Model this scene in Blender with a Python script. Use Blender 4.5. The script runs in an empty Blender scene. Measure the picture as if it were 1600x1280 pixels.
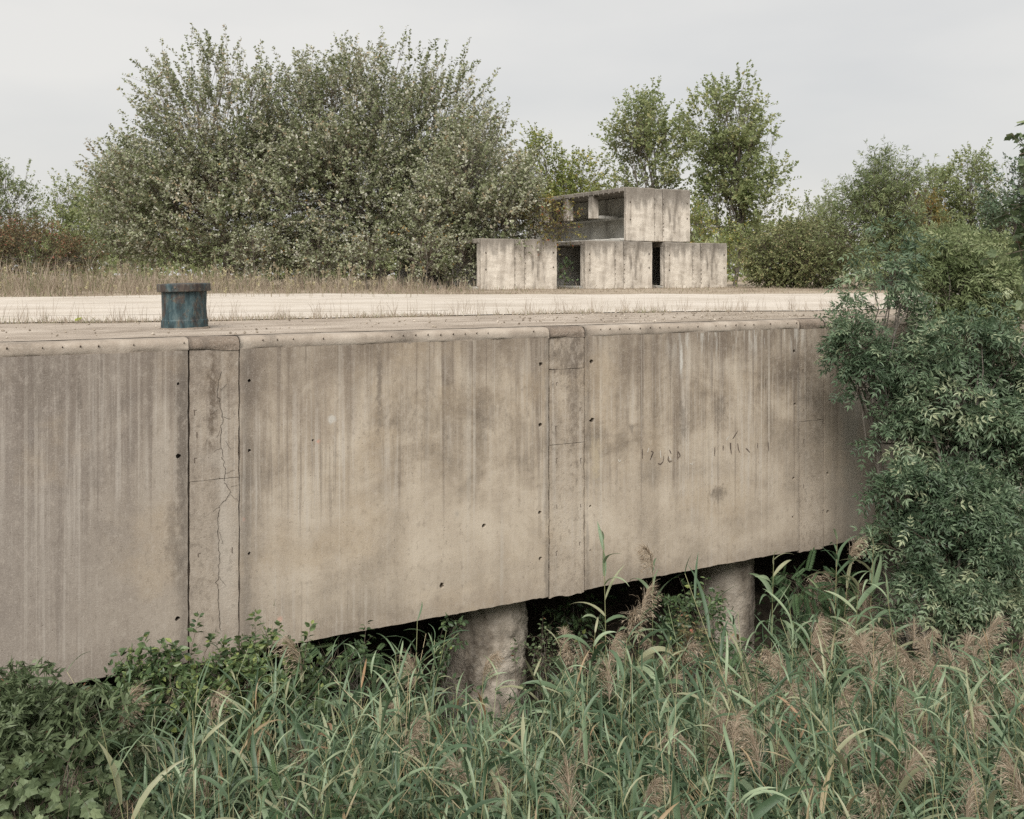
import bpy, bmesh, math
import numpy as np
from mathutils import Vector, Matrix, noise as mnoise

rng = np.random.default_rng(11)
scene = bpy.context.scene
C = scene.collection

# ------------------------------------------------------------------ camera, sky, sun, exposure
FPX, HC, HY = 1540.0, 0.75, 430.0          # focal length in photo pixels, eye height over the quay, horizon row
cam = bpy.data.cameras.new('camera')
cam.sensor_width = 36.0
cam.lens = FPX / 1600 * 36.0
cam.shift_y = -(640 - HY) / 1600.0
cam.clip_end = 8000
cam_o = bpy.data.objects.new('camera', cam)
cam_o.location = (0, 0, HC)
cam_o.rotation_euler = (math.radians(90), 0, 0)
C.objects.link(cam_o)
scene.camera = cam_o

SUN_EL, SUN_AZ = math.radians(45), math.radians(191)   # azimuth clockwise from +Y (view direction): behind the camera, a little to the left
world = bpy.data.worlds.new('World')
scene.world = world
world.use_nodes = True
wn, wl = world.node_tree.nodes, world.node_tree.links
wn.clear()
w_out = wn.new('ShaderNodeOutputWorld')
w_bg = wn.new('ShaderNodeBackground')
w_bg.inputs['Strength'].default_value = 0.1
w_sky = wn.new('ShaderNodeTexSky')
w_sky.sky_type = 'NISHITA'
w_sky.sun_disc = False
w_sky.sun_elevation = SUN_EL
w_sky.sun_rotation = SUN_AZ
w_sky.dust_density = 4.0
w_tc = wn.new('ShaderNodeTexCoord')
w_map = wn.new('ShaderNodeMapping')
w_map.inputs['Scale'].default_value = (1.0, 1.0, 3.2)
w_map.inputs['Location'].default_value = (0.35, 0.2, 0.1)
w_noise = wn.new('ShaderNodeTexNoise')
w_noise.inputs['Scale'].default_value = 2.1
w_noise.inputs['Detail'].default_value = 5
w_noise.inputs['Roughness'].default_value = 0.45
w_ramp = wn.new('ShaderNodeValToRGB')
w_ramp.color_ramp.elements[0].position = 0.33
w_ramp.color_ramp.elements[0].color = (0.655, 0.655, 0.645, 1)
w_ramp.color_ramp.elements[1].position = 0.62
w_ramp.color_ramp.elements[1].color = (0.79, 0.772, 0.735, 1)
w_mul = wn.new('ShaderNodeVectorMath')
w_mul.operation = 'SCALE'
w_mul.inputs['Scale'].default_value = 7.4
w_mix = wn.new('ShaderNodeMix')
w_mix.data_type = 'RGBA'
w_mix.inputs['Factor'].default_value = 0.9
wl.new(w_tc.outputs['Generated'], w_map.inputs['Vector'])
wl.new(w_map.outputs['Vector'], w_noise.inputs['Vector'])
wl.new(w_noise.outputs['Fac'], w_ramp.inputs['Fac'])
wl.new(w_ramp.outputs['Color'], w_mul.inputs[0])
wl.new(w_sky.outputs['Color'], w_mix.inputs[6])
wl.new(w_mul.outputs['Vector'], w_mix.inputs[7])
wl.new(w_mix.outputs[2], w_bg.inputs['Color'])
wl.new(w_bg.outputs['Background'], w_out.inputs['Surface'])

sun = bpy.data.lights.new('sun', 'SUN')
sun.energy = 2.9
sun.angle = math.radians(40)
sun.color = (1.0, 0.965, 0.925)
sun_o = bpy.data.objects.new('sun', sun)
sd = Vector((math.sin(SUN_AZ) * math.cos(SUN_EL), math.cos(SUN_AZ) * math.cos(SUN_EL), math.sin(SUN_EL)))
sun_o.rotation_euler = (-sd).to_track_quat('-Z', 'Y').to_euler()
sun_o.location = (0, -10, 30)
C.objects.link(sun_o)

vs = scene.view_settings
vs.view_transform = 'Standard'
vs.look = 'None'
vs.exposure = 0.55
vs.gamma = 1.0
vs.use_curve_mapping = False
scene.render.engine = 'CYCLES'
cy = scene.cycles
cy.max_bounces = 5
cy.diffuse_bounces = 3
cy.glossy_bounces = 2
cy.transmission_bounces = 4
cy.transparent_max_bounces = 4
cy.caustics_reflective = False
cy.caustics_refractive = False
cy.use_denoising = False
cy.use_adaptive_sampling = True
cy.adaptive_threshold = 0.012

# ------------------------------------------------------------------ helpers: space
U = np.array([0.8742, 0.4856, 0.0])       # along the quay
NRM = np.array([-0.4856, 0.8742, 0.0])    # into the quay, away from the canal
P0 = np.array([-5.558, 10.7, 0.0])
WALL_ROT = math.atan2(U[1], U[0])


def at(x, y, d):
    return np.array([(x - 800) / FPX * d, d, HC - (y - HY) / FPX * d])


def on_level(x, y, z=0.0):
    return at(x, y, (HC - z) * FPX / (y - HY))


def W(s, n, z):
    return P0 + U * s + NRM * n + np.array([0, 0, z])


def to_sn(p):
    d = np.asarray(p)[:2] - P0[:2]
    return float(d @ U[:2]), float(d @ NRM[:2])


def s_of(x):
    return 22.03 * x / (3566.0 - x)


def z_of(x, y):
    return HC - (y - HY) / FPX * (10.7 * 3566.0 / (3566.0 - x))


def up_z(x, y):
    """height of the upper ground; it rises gently past the gravel road"""
    t = np.clip((np.asarray(y, float) - 29.0) / 12.0, 0, 1)
    return 0.15 * t * t * (3 - 2 * t)


BED = -6.2

# ------------------------------------------------------------------ helpers: objects


def tag(o, label, cat, group=None):
    o['label'] = label
    o['category'] = cat
    if group:
        o['group'] = group
    return o


def empty(name, loc, rz=0.0):
    o = bpy.data.objects.new(name, None)
    o.empty_display_size = 0.2
    o.location = loc
    o.rotation_euler = (0, 0, rz)
    C.objects.link(o)
    return o


def link(name, me, parent=None):
    o = bpy.data.objects.new(name, me)
    C.objects.link(o)
    if parent is not None:
        o.parent = parent
    return o


def np_mesh(name, V, faces, mats, rnd=None, smooth=False, midx=None):
    V = np.ascontiguousarray(V, dtype=np.float32).reshape(-1, 3)
    faces = [np.asarray(f, dtype=np.int32) for f in faces if len(f)]
    me = bpy.data.meshes.new(name)
    me.vertices.add(len(V))
    me.vertices.foreach_set('co', V.ravel())
    loops = np.concatenate([f.ravel() for f in faces])
    tot = np.concatenate([np.full(len(f), f.shape[1], np.int32) for f in faces])
    start = np.concatenate([[0], np.cumsum(tot)[:-1]]).astype(np.int32)
    me.loops.add(len(loops))
    me.loops.foreach_set('vertex_index', loops)
    me.polygons.add(len(tot))
    me.polygons.foreach_set('loop_start', start)
    me.polygons.foreach_set('use_smooth', np.full(len(tot), bool(smooth)))
    if midx is not None:
        me.polygons.foreach_set('material_index', np.asarray(midx, np.int32))
    me.update(calc_edges=True)
    if rnd is not None:
        a = me.attributes.new('tint', 'FLOAT', 'POINT')
        a.data.foreach_set('value', np.ascontiguousarray(rnd, dtype=np.float32))
    for m in (mats if isinstance(mats, (list, tuple)) else [mats]):
        me.materials.append(m)
    return me


class Acc:
    """collects vertex/face arrays for one mesh"""

    def __init__(self):
        self.V, self.F, self.R, self.n = [], {}, [], 0

    def add(self, V, faces, rnd=None):
        V = np.asarray(V, dtype=np.float32).reshape(-1, 3)
        for f in faces:
            f = np.asarray(f, dtype=np.int64)
            if len(f):
                self.F.setdefault(f.shape[1], []).append(f + self.n)
        self.V.append(V)
        r = np.zeros(len(V), np.float32) if rnd is None else np.broadcast_to(np.asarray(rnd, np.float32).ravel(), (len(V),)) if np.size(rnd) == 1 else np.asarray(rnd, np.float32).ravel()
        self.R.append(r)
        self.n += len(V)

    def mesh(self, name, mat, smooth=False):
        return np_mesh(name, np.concatenate(self.V), [np.concatenate(v) for v in self.F.values()], mat, np.concatenate(self.R), smooth)


def bm_mesh(name, bm, mat, smooth=False):
    me = bpy.data.meshes.new(name)
    bm.normal_update()
    bm.to_mesh(me)
    bm.free()
    me.materials.append(mat)
    if smooth:
        for p in me.polygons:
            p.use_smooth = True
    return me


def unit(v):
    return v / np.maximum(np.linalg.norm(v, axis=-1, keepdims=True), 1e-9)


def rand_dirs(n):
    return unit(rng.normal(size=(n, 3)))


def scatter(acc, tv, tf, O, D, Nn, S, r):
    """copies of a leaf template: local y = along D, local z = leaf normal"""
    D = unit(D)
    X = unit(np.cross(D, Nn))
    Z = np.cross(X, D)
    S = np.broadcast_to(np.asarray(S, float), (len(O),))
    tvs = S[:, None, None] * tv[None]
    V = O[:, None, :] + tvs[..., 0:1] * X[:, None] + tvs[..., 1:2] * D[:, None] + tvs[..., 2:3] * Z[:, None]
    k = len(tv)
    off = (np.arange(len(O)) * k)[:, None, None]
    acc.add(V.reshape(-1, 3), [(np.asarray(f)[None] + off).reshape(-1, np.asarray(f).shape[1]) for f in tf], np.repeat(r, k))


def ribbons(acc, B, az, el, L, wd, droop, r, K=6, twist=None, keel=0.12, curve=None, prof=None):
    """arching grass-like blades"""
    n = len(B)
    t = np.linspace(0, 1, K + 1)
    if prof is None:
        prof = np.interp(t, [0, .12, .35, .65, .88, 1], [.45, .8, 1, .75, .3, .02])
    el_t = el[:, None] - droop[:, None] * t[None] ** 1.25
    az_t = az[:, None] + (0 if curve is None else curve[:, None] * t[None])
    step = (L / K)[:, None]
    dx, dy, dz = np.cos(el_t) * np.cos(az_t), np.cos(el_t) * np.sin(az_t), np.sin(el_t)
    P = np.stack([dx, dy, dz], -1) * step[..., None]
    P = np.concatenate([np.zeros((n, 1, 3)), np.cumsum(P[:, :-1], 1)], 1) + B[:, None]
    T = np.stack([dx, dy, dz], -1)
    side = np.stack([-np.sin(az_t), np.cos(az_t), np.zeros_like(az_t)], -1)
    up = np.cross(T, side)
    tw = np.zeros(n) if twist is None else twist
    a = tw[:, None] * (0.4 + t[None])
    sv = side * np.cos(a)[..., None] + up * np.sin(a)[..., None]
    nv = np.cross(T, sv)
    w = wd[:, None] * prof[None] * 0.5
    if keel:
        V = np.stack([P - sv * w[..., None], P - nv * (w * keel * 3)[..., None], P + sv * w[..., None]], 2)
        m = 3
    else:
        V = np.stack([P - sv * w[..., None], P + sv * w[..., None]], 2)
        m = 2
    q = []
    for k in range(K):
        for j in range(m - 1):
            q.append([k * m + j, k * m + j + 1, (k + 1) * m + j + 1, (k + 1) * m + j])
    q = np.array(q)
    off = (np.arange(n) * (K + 1) * m)[:, None, None]
    acc.add(V.reshape(-1, 3), [(q[None] + off).reshape(-1, 4)], np.repeat(r, (K + 1) * m))


def tube(acc, pts, rad, sides=5, r=0.5):
    pts = np.asarray(pts, float)
    n = len(pts)
    T = unit(np.gradient(pts, axis=0))
    ref = np.array([1.0, 0.13, 0.07]) if abs(T[0][0]) < .8 else np.array([0.1, 1.0, 0.2])
    A = unit(np.cross(T, ref))
    B = np.cross(T, A)
    th = np.linspace(0, 2 * math.pi, sides, endpoint=False)
    V = pts[:, None] + np.asarray(rad)[:, None, None] * (np.cos(th)[None, :, None] * A[:, None] + np.sin(th)[None, :, None] * B[:, None])
    q = [[i * sides + j, i * sides + (j + 1) % sides, (i + 1) * sides + (j + 1) % sides, (i + 1) * sides + j] for i in range(n - 1) for j in range(sides)]
    acc.add(V.reshape(-1, 3), [np.array(q)], r)


def sticks(acc, A, B, ra, rb, r):
    """many thin three-sided straight twigs"""
    n = len(A)
    T = unit(B - A)
    ref = np.where(np.abs(T[:, 2:3]) < .9, np.array([[0, 0, 1.0]]), np.array([[1.0, 0, 0]]))
    X = unit(np.cross(T, ref))
    Y = np.cross(T, X)
    th = np.array([0, 2.094, 4.189])
    ring = np.cos(th)[None, :, None] * X[:, None] + np.sin(th)[None, :, None] * Y[:, None]
    ra = np.broadcast_to(ra, (n,))
    rb = np.broadcast_to(rb, (n,))
    V = np.concatenate([A[:, None] + ring * ra[:, None, None], B[:, None] + ring * rb[:, None, None]], 1)
    q = np.array([[0, 1, 4, 3], [1, 2, 5, 4], [2, 0, 3, 5]])
    off = (np.arange(n) * 6)[:, None, None]
    acc.add(V.reshape(-1, 3), [(q[None] + off).reshape(-1, 4)], np.repeat(np.broadcast_to(r, (n,)), 6))


# ------------------------------------------------------------------ materials
class G:
    """small node-graph builder"""

    def __init__(self, name):
        self.m = bpy.data.materials.new(name)
        self.m.use_nodes = True
        self.nt = self.m.node_tree
        self.nt.nodes.clear()
        self.out = self.nt.nodes.new('ShaderNodeOutputMaterial')

    def n(self, t, **kw):
        x = self.nt.nodes.new(t)
        for k, v in kw.items():
            setattr(x, k, v)
        return x

    def put(self, sock, v):
        if isinstance(v, bpy.types.NodeSocket):
            self.nt.links.new(v, sock)
        else:
            sock.default_value = v

    def coord(self):
        return self.n('ShaderNodeTexCoord').outputs['Object']

    def mapped(self, v, scale=(1, 1, 1), loc=(0, 0, 0)):
        x = self.n('ShaderNodeMapping')
        self.put(x.inputs['Vector'], v)
        x.inputs['Scale'].default_value = scale
        x.inputs['Location'].default_value = loc
        return x.outputs['Vector']

    def noise(self, v, scale=1.0, detail=4, rough=0.55, dist=0.0):
        x = self.n('ShaderNodeTexNoise')
        self.put(x.inputs['Vector'], v)
        x.inputs['Scale'].default_value = scale
        x.inputs['Detail'].default_value = detail
        x.inputs['Roughness'].default_value = rough
        x.inputs['Distortion'].default_value = dist
        return x.outputs['Fac']

    def math(self, op, a, b=0.0, clamp=False):
        x = self.n('ShaderNodeMath', operation=op, use_clamp=clamp)
        self.put(x.inputs[0], a)
        self.put(x.inputs[1], b)
        return x.outputs[0]

    def smooth(self, v, a, b, lo=0.0, hi=1.0):
        x = self.n('ShaderNodeMapRange', interpolation_type='SMOOTHSTEP')
        self.put(x.inputs['Value'], v)
        x.inputs['From Min'].default_value = a
        x.inputs['From Max'].default_value = b
        x.inputs['To Min'].default_value = lo
        x.inputs['To Max'].default_value = hi
        return x.outputs['Result']

    def mix(self, f, a, b, mode='MIX'):
        x = self.n('ShaderNodeMix', data_type='RGBA', blend_type=mode)
        x.clamp_factor = True
        self.put(x.inputs['Factor'], f)
        self.put(x.inputs[6], a if isinstance(a, bpy.types.NodeSocket) else (*a, 1) if len(a) == 3 else a)
        self.put(x.inputs[7], b if isinstance(b, bpy.types.NodeSocket) else (*b, 1) if len(b) == 3 else b)
        return x.outputs[2]

    def ramp(self, f, stops):
        x = self.n('ShaderNodeValToRGB')
        e = x.color_ramp.elements
        while len(e) < len(stops):
            e.new(0.5)
        for i, (p, c) in enumerate(stops):
            e[i].position = p
            e[i].color = (*c, 1)
        self.put(x.inputs['Fac'], f)
        return x.outputs['Color']

    def sep(self, v):
        x = self.n('ShaderNodeSeparateXYZ')
        self.put(x.inputs[0], v)
        return x.outputs

    def bump(self, h, strength=0.3, dist=0.01, normal=None):
        x = self.n('ShaderNodeBump')
        self.put(x.inputs['Height'], h)
        x.inputs['Strength'].default_value = strength
        x.inputs['Distance'].default_value = dist
        if normal is not None:
            self.put(x.inputs['Normal'], normal)
        return x.outputs['Normal']

    def surf(self, col, rough=0.9, normal=None, spec=0.3, metal=0.0, trans=0.0):
        b = self.n('ShaderNodeBsdfPrincipled')
        self.put(b.inputs['Base Color'], col if isinstance(col, bpy.types.NodeSocket) else (*col, 1))
        self.put(b.inputs['Roughness'], rough)
        b.inputs['Specular IOR Level'].default_value = spec
        b.inputs['Metallic'].default_value = metal
        if normal is not None:
            self.put(b.inputs['Normal'], normal)
        o = b.outputs[0]
        if trans:
            t = self.n('ShaderNodeBsdfTranslucent')
            self.put(t.inputs['Color'], col if isinstance(col, bpy.types.NodeSocket) else (*col, 1))
            mx = self.n('ShaderNodeMixShader')
            mx.inputs[0].default_value = trans
            self.nt.links.new(o, mx.inputs[1])
            self.nt.links.new(t.outputs[0], mx.inputs[2])
            o = mx.outputs[0]
        self.nt.links.new(o, self.out.inputs['Surface'])
        return self.m


def leaf_mat(name, stops, rough=0.5, trans=0.3, spec=0.35):
    g = G(name)
    a = g.n('ShaderNodeAttribute', attribute_name='tint')
    return g.surf(g.ramp(a.outputs['Fac'], stops), rough, None, spec, 0, trans)


def concrete_wall_mat(name, kind='panel'):
    g = G(name)
    co = g.coord()
    sx, sn, sz = g.sep(co)
    # large mottling
    m1 = g.noise(g.mapped(co, (0.8, 1, 0.7)), 1.3, 5, .6)
    m2 = g.noise(g.mapped(co, (1.5, 1, 1.1), (7, 0, 3)), 3.0, 6, .65)
    m9 = g.noise(g.mapped(co, (1.3, 1, .8), (2, 0, 3)), 11, 5, .7)
    # vertical run-off streaks, broad and fine
    st1 = g.noise(g.mapped(co, (3.3, 1, 0.16)), 1.0, 4, .55, .12)
    st2 = g.noise(g.mapped(co, (13, 1, 0.30), (3, 0, 1)), 1.0, 4, .6, .1)
    st3 = g.noise(g.mapped(co, (40, 1, 0.55), (1, 0, 5)), 1.0, 3, .6)
    wash = g.noise(g.mapped(co, (.62, 1, .95), (5, 0, 8)), 1.0, 6, .68, .5)
    calm = g.smooth(g.noise(g.mapped(co, (.45, 1, .5), (1, 0, 6)), 1.0, 3, .5), .42, .58, .05, 1.0)
    bf = g.math('ADD', g.math('MULTIPLY', wash, .45), g.math('ADD', g.math('MULTIPLY', m1, .3), g.math('MULTIPLY', st1, .25)))
    base = g.ramp(bf, [(.40, (.128, .100, .073)), (.455, (.222, .178, .131)), (.50, (.33, .271, .204)), (.545, (.435, .368, .284)), (.60, (.52, .452, .36))])
    # paler towards the bottom; left end darker and greyer, vignette put into the colour
    low = g.smooth(g.math('ADD', sz, g.math('MULTIPLY', g.math('SUBTRACT', m1, .5), 2.2)), -0.9, -2.9)
    base = g.mix(g.math('MULTIPLY', low, .45), base, (.50, .43, .34))
    grey = g.smooth(sx, 4.2, -0.4)
    base = g.mix(g.math('MULTIPLY', grey, .62), base, (.22, .192, .17))
    right = g.smooth(sx, 11.9, 13.8)  # right end dimmed: the shade near the ash is put into the colour
    base = g.mix(g.math('MULTIPLY', right, .5), base, (.245, .228, .198))
    # fine streak lights and darks
    c = g.mix(g.math('MULTIPLY', calm, g.smooth(st2, .52, .65, 0, .68)), base, (.50, .452, .388))
    c = g.mix(g.math('MULTIPLY', calm, g.smooth(st2, .45, .34, 0, .5)), c, (.155, .125, .10))
    c = g.mix(g.math('MULTIPLY', calm, g.smooth(st3, .54, .68, 0, .45)), c, (.52, .48, .42))
    c = g.mix(g.math('MULTIPLY', calm, g.smooth(st3, .43, .30, 0, .30)), c, (.15, .122, .098))
    # long separate pale drips
    dr = g.noise(g.mapped(co, (5.2, 1, 0.10), (11, 0, 2)), 1.0, 2, .5)
    c = g.mix(g.smooth(dr, .61, .70, 0, .32), c, (.52, .485, .425))
    # runs that start at the lip and end at different heights
    def runs(c, freq, seed, thr, length, col, k):
        n1d = g.noise(g.mapped(co, (freq, 0, 0.02), (seed, 0, seed)), 1.0, 3, .6)
        ln = g.math('MULTIPLY', g.smooth(n1d, thr, thr + .22), length)
        wob = g.math('MULTIPLY', g.math('SUBTRACT', st2, .5), 1.2)
        ratio = g.math('DIVIDE', g.math('SUBTRACT', wob, sz), g.math('ADD', ln, .04))
        return g.mix(g.math('MULTIPLY', g.smooth(ratio, 1.0, .25), g.smooth(n1d, thr, thr + .07, 0, k)), c, col)
    c = runs(c, 2.3, 3.1, .50, 4.5, (.175, .138, .105), .55)
    c = runs(c, 8.0, 7.7, .53, 4.0, (.14, .11, .085), .62)
    c = runs(c, 21.0, 1.9, .56, 3.0, (.13, .102, .08), .6)
    c = runs(c, 12.0, 5.3, .57, 12.0, (.54, .49, .415), .55)
    c = runs(c, 4.5, 9.1, .60, 5.0, (.12, .093, .068), .6)
    # damp dirt along the bottom arris
    bt = g.smooth(g.math('ADD', sz, g.math('MULTIPLY', g.math('SUBTRACT', m2, .5), .9)), -3.45, -3.85, 0, .5)
    c = g.mix(bt, c, (.23, .188, .148))
    # dirt washed down from the top edge, ragged below
    dt = g.noise(g.mapped(co, (7, 1, 0.35), (4, 0, 9)), 1.0, 5, .6)
    top = g.smooth(g.math('ADD', sz, g.math('MULTIPLY', g.math('SUBTRACT', dt, .5), 2.6)), -1.25, -0.25)
    c = g.mix(g.math('MULTIPLY', top, .5), c, (.19, .153, .12))
    # lime bloom under the cap on the bay to the right
    lm = g.noise(g.mapped(co, (11, 1, 1.1), (2, 0, 4)), 1.0, 4, .6)
    lmask = g.math('MULTIPLY', g.smooth(sz, -.75, -.2), g.math('MULTIPLY', g.smooth(sx, 8.6, 9.8), g.smooth(sx, 12.4, 11.8)))
    c = g.mix(g.math('MULTIPLY', g.math('MULTIPLY', g.smooth(lm, .52, .62), lmask), .6), c, (.55, .53, .48))

    def blob(c, s, z, rs, rz, col, k, soft=.45):
        dx = g.math('DIVIDE', g.math('SUBTRACT', sx, s), rs)
        dz = g.math('DIVIDE', g.math('SUBTRACT', sz, z), rz)
        d = g.math('SQRT', g.math('ADD', g.math('MULTIPLY', dx, dx), g.math('MULTIPLY', dz, dz)))
        d = g.math('ADD', d, g.math('ADD', g.math('MULTIPLY', g.math('SUBTRACT', m2, .5), 2.2), g.math('MULTIPLY', g.math('SUBTRACT', m9, .5), 2.4)))
        return g.mix(g.smooth(d, 1.15, soft - .3, 0, k), c, col)

    c = g.mix(g.math('MULTIPLY', grey, .42), c, (.225, .198, .178))  # left end greyed once more, vignette falloff kept in the colour
    # warm rusty-brown and tan discolouration in broad soft areas
    tan = g.noise(g.mapped(co, (.55, 1, .6), (9, 0, 1)), 1.0, 5, .62)
    c = g.mix(g.smooth(tan, .52, .68, 0, .38), c, (.40, .315, .215))
    if kind == 'panel':
        dk, wh = (.115, .094, .076), (.56, .54, .49)
        for x, y, rx, ry, col, k in [(1120, 772, 16, 15, dk, .65), (1124, 640, 12, 30, dk, .45), (1065, 650, 7, 40, dk, .5), (592, 600, 6, 75, dk, .6),
                                     (124, 620, 4, 60, dk, .5), (283, 690, 10, 180, dk, .5), (700, 645, 120, 50, dk, .28), (60, 600, 60, 60, dk, .3),
                                     (500, 650, 100, 70, (.33, .27, .21), .35), (270, 840, 16, 60, dk, .4), (1063, 562, 3, 26, wh, .9),
                                     (517, 655, 7, 7, wh, .7), (985, 668, 5, 8, dk, .5), (930, 720, 10, 40, (.50, .42, .29), .55), (712, 803, 9, 9, (.3, .27, .23), .5),
                                     (496, 690, 4, 4, (.55, .30, .22), .7), (436, 968, 5, 6, (.62, .36, .28), .7), (380, 812, 4, 5, (.55, .33, .26), .6),
                                     (640, 915, 260, 34, (.40, .345, .275), .3), (1110, 1000, 60, 30, dk, .3), (800, 920, 120, 18, (.36, .30, .235), .5),
                                     (1330, 700, 22, 150, (.30, .29, .245), .5)]:
            sc = 22.03 * 3566 / (3566 - x) ** 2
            zc = 10.7 * 3566 / (3566 - x) / FPX
            c = blob(c, s_of(x), z_of(x, y), rx * sc, ry * zc, col, k)
        # weeping dark edges beside the joints
        for sj, wj, k in [(1.93, .14, .55), (2.66, .10, .45), (6.93, .06, .45), (7.62, .05, .4), (11.82, .05, .3)]:
            e = g.math('ABSOLUTE', g.math('SUBTRACT', sx, sj))
            e = g.math('ADD', e, g.math('MULTIPLY', g.math('SUBTRACT', m2, .5), .22))
            c = g.mix(g.smooth(e, wj, 0.0, 0, k), c, (.125, .108, .092))
    else:
        c = g.mix(g.smooth(m9, .40, .60, .1, .35), c, (.36, .305, .245))
        c = g.mix(g.smooth(m9, .50, .34, 0, .26), c, (.17, .137, .107))
        c = blob(c, 2.26, -.85, .055, .62, (.10, .073, .052), .8)
        c = blob(c, 2.45, -2.6, .17, 1.3, (.47, .42, .355), .6)
        c = blob(c, 2.3, -1.45, .25, .12, (.43, .38, .32), .5)
        c = blob(c, 7.28, -.45, .35, .45, (.13, .105, .084), .6)
        c = blob(c, 7.4, -1.0, .12, .9, (.15, .122, .098), .5)
    # pores and grain
    vo = g.n('ShaderNodeTexVoronoi', feature='F1')
    g.put(vo.inputs['Vector'], co)
    vo.inputs['Scale'].default_value = 15.0
    poremask = g.smooth(g.noise(co, 1.6, 3, .6), .46, .60)
    pore = g.math('MULTIPLY', g.smooth(vo.outputs['Distance'], .13, .05), poremask)
    c = g.mix(g.math('MULTIPLY', pore, .6), c, (.105, .078, .06))
    gr = g.noise(co, 70, 4, .75)
    c = g.mix(g.smooth(gr, .50, .68, 0, .35), c, (.56, .52, .46))
    c = g.mix(g.smooth(gr, .47, .32, 0, .32), c, (.13, .105, .085))
    c = g.mix(g.smooth(m9, .52, .66, 0, .28), c, (.47, .42, .36))
    c = g.mix(g.smooth(m9, .46, .33, 0, .30), c, (.14, .115, .092))
    h = g.math('ADD', g.math('MULTIPLY', gr, .35), g.math('ADD', g.math('MULTIPLY', m2, 1.2), g.math('MULTIPLY', pore, -1.2)))
    h = g.math('ADD', h, g.math('MULTIPLY', g.noise(co, 30, 4, .7), .7 if kind == 'panel' else 1.8))
    return g.surf(c, .93, g.bump(h, .34, .010), .2)


def concrete_mat(name, stops, streak=6.0, bump=.5, fine=60, dark=.5, darkcol=(.12, .105, .09), top=None):
    g = G(name)
    co = g.coord()
    m1 = g.noise(co, 1.4, 5, .62)
    st = g.noise(g.mapped(co, (streak, streak, .35)), 1.0, 4, .6, .2)
    c = g.ramp(g.math('ADD', g.math('MULTIPLY', m1, .5), g.math('MULTIPLY', st, .5)), stops)
    c = g.mix(g.smooth(st, .46, .30, 0, dark), c, darkcol)
    if top is not None:
        sz = g.sep(co)[2]
        dt = g.noise(g.mapped(co, (streak, streak, .6), (3, 3, 3)), 1.0, 5, .65)
        tm = g.smooth(g.math('ADD', sz, g.math('MULTIPLY', g.math('SUBTRACT', dt, .5), 2.4)), top - .75, top + .05)
        c = g.mix(g.math('MULTIPLY', tm, .75), c, darkcol)
    gr = g.noise(co, fine, 4, .7)
    c = g.mix(g.smooth(gr, .4, .75, 0, .3), c, (.5, .46, .4))
    h = g.math('ADD', gr, g.math('MULTIPLY', g.noise(co, 7, 5, .65), 1.5))
    return g.surf(c, .95, g.bump(h, bump, .02), .2)


M = {}
M['panel'] = concrete_wall_mat('quay_concrete')
M['strip'] = concrete_wall_mat('joint_concrete', 'strip')
M['cap'] = concrete_mat('cap_concrete', [(.3, (.17, .14, .112)), (.5, (.30, .252, .202)), (.66, (.44, .385, .32))], 2.2, .4, 50, .7, (.15, .125, .10))
M['cap_patch'] = concrete_mat('patched_mortar', [(.3, (.12, .092, .07)), (.5, (.20, .158, .122)), (.7, (.31, .255, .205))], 3.0, .9, 45, .4)
M['block'] = concrete_mat('block_concrete', [(.37, (.28, .248, .205)), (.46, (.44, .395, .335)), (.57, (.60, .55, .475))], 2.6, .8, 24, .75, (.10, .087, .073), 2.0)
M['block_in'] = concrete_mat('block_inner_brightened', [(.3, (.36, .355, .325)), (.5, (.48, .47, .43)), (.7, (.58, .56, .51))], 2.0, .5, 30, .5)  # paler than the outer faces, its colour brightens the dim inside
M['pile'] = concrete_mat('pile_concrete', [(.38, (.11, .09, .07)), (.47, (.24, .205, .162)), (.58, (.42, .37, .305))], 1.3, 1.0, 13, .85, (.055, .045, .035))


def plain(name, col, rough=.9, **k):
    g = G(name)
    return g.surf(col, rough, None, .2, **k)


M['crack'] = plain('crack_shadowed_grit', (.075, .06, .048))
M['mark'] = plain('flaked_mark', (.115, .088, .07))
M['mark_white'] = plain('pale_scuff', (.56, .53, .47))
M['pin'] = plain('dark_hole_pin', (.13, .10, .078))  # dark colour stands in for the shade inside small tie holes
M['void'] = plain('joint_backing', (.13, .105, .085))


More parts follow.
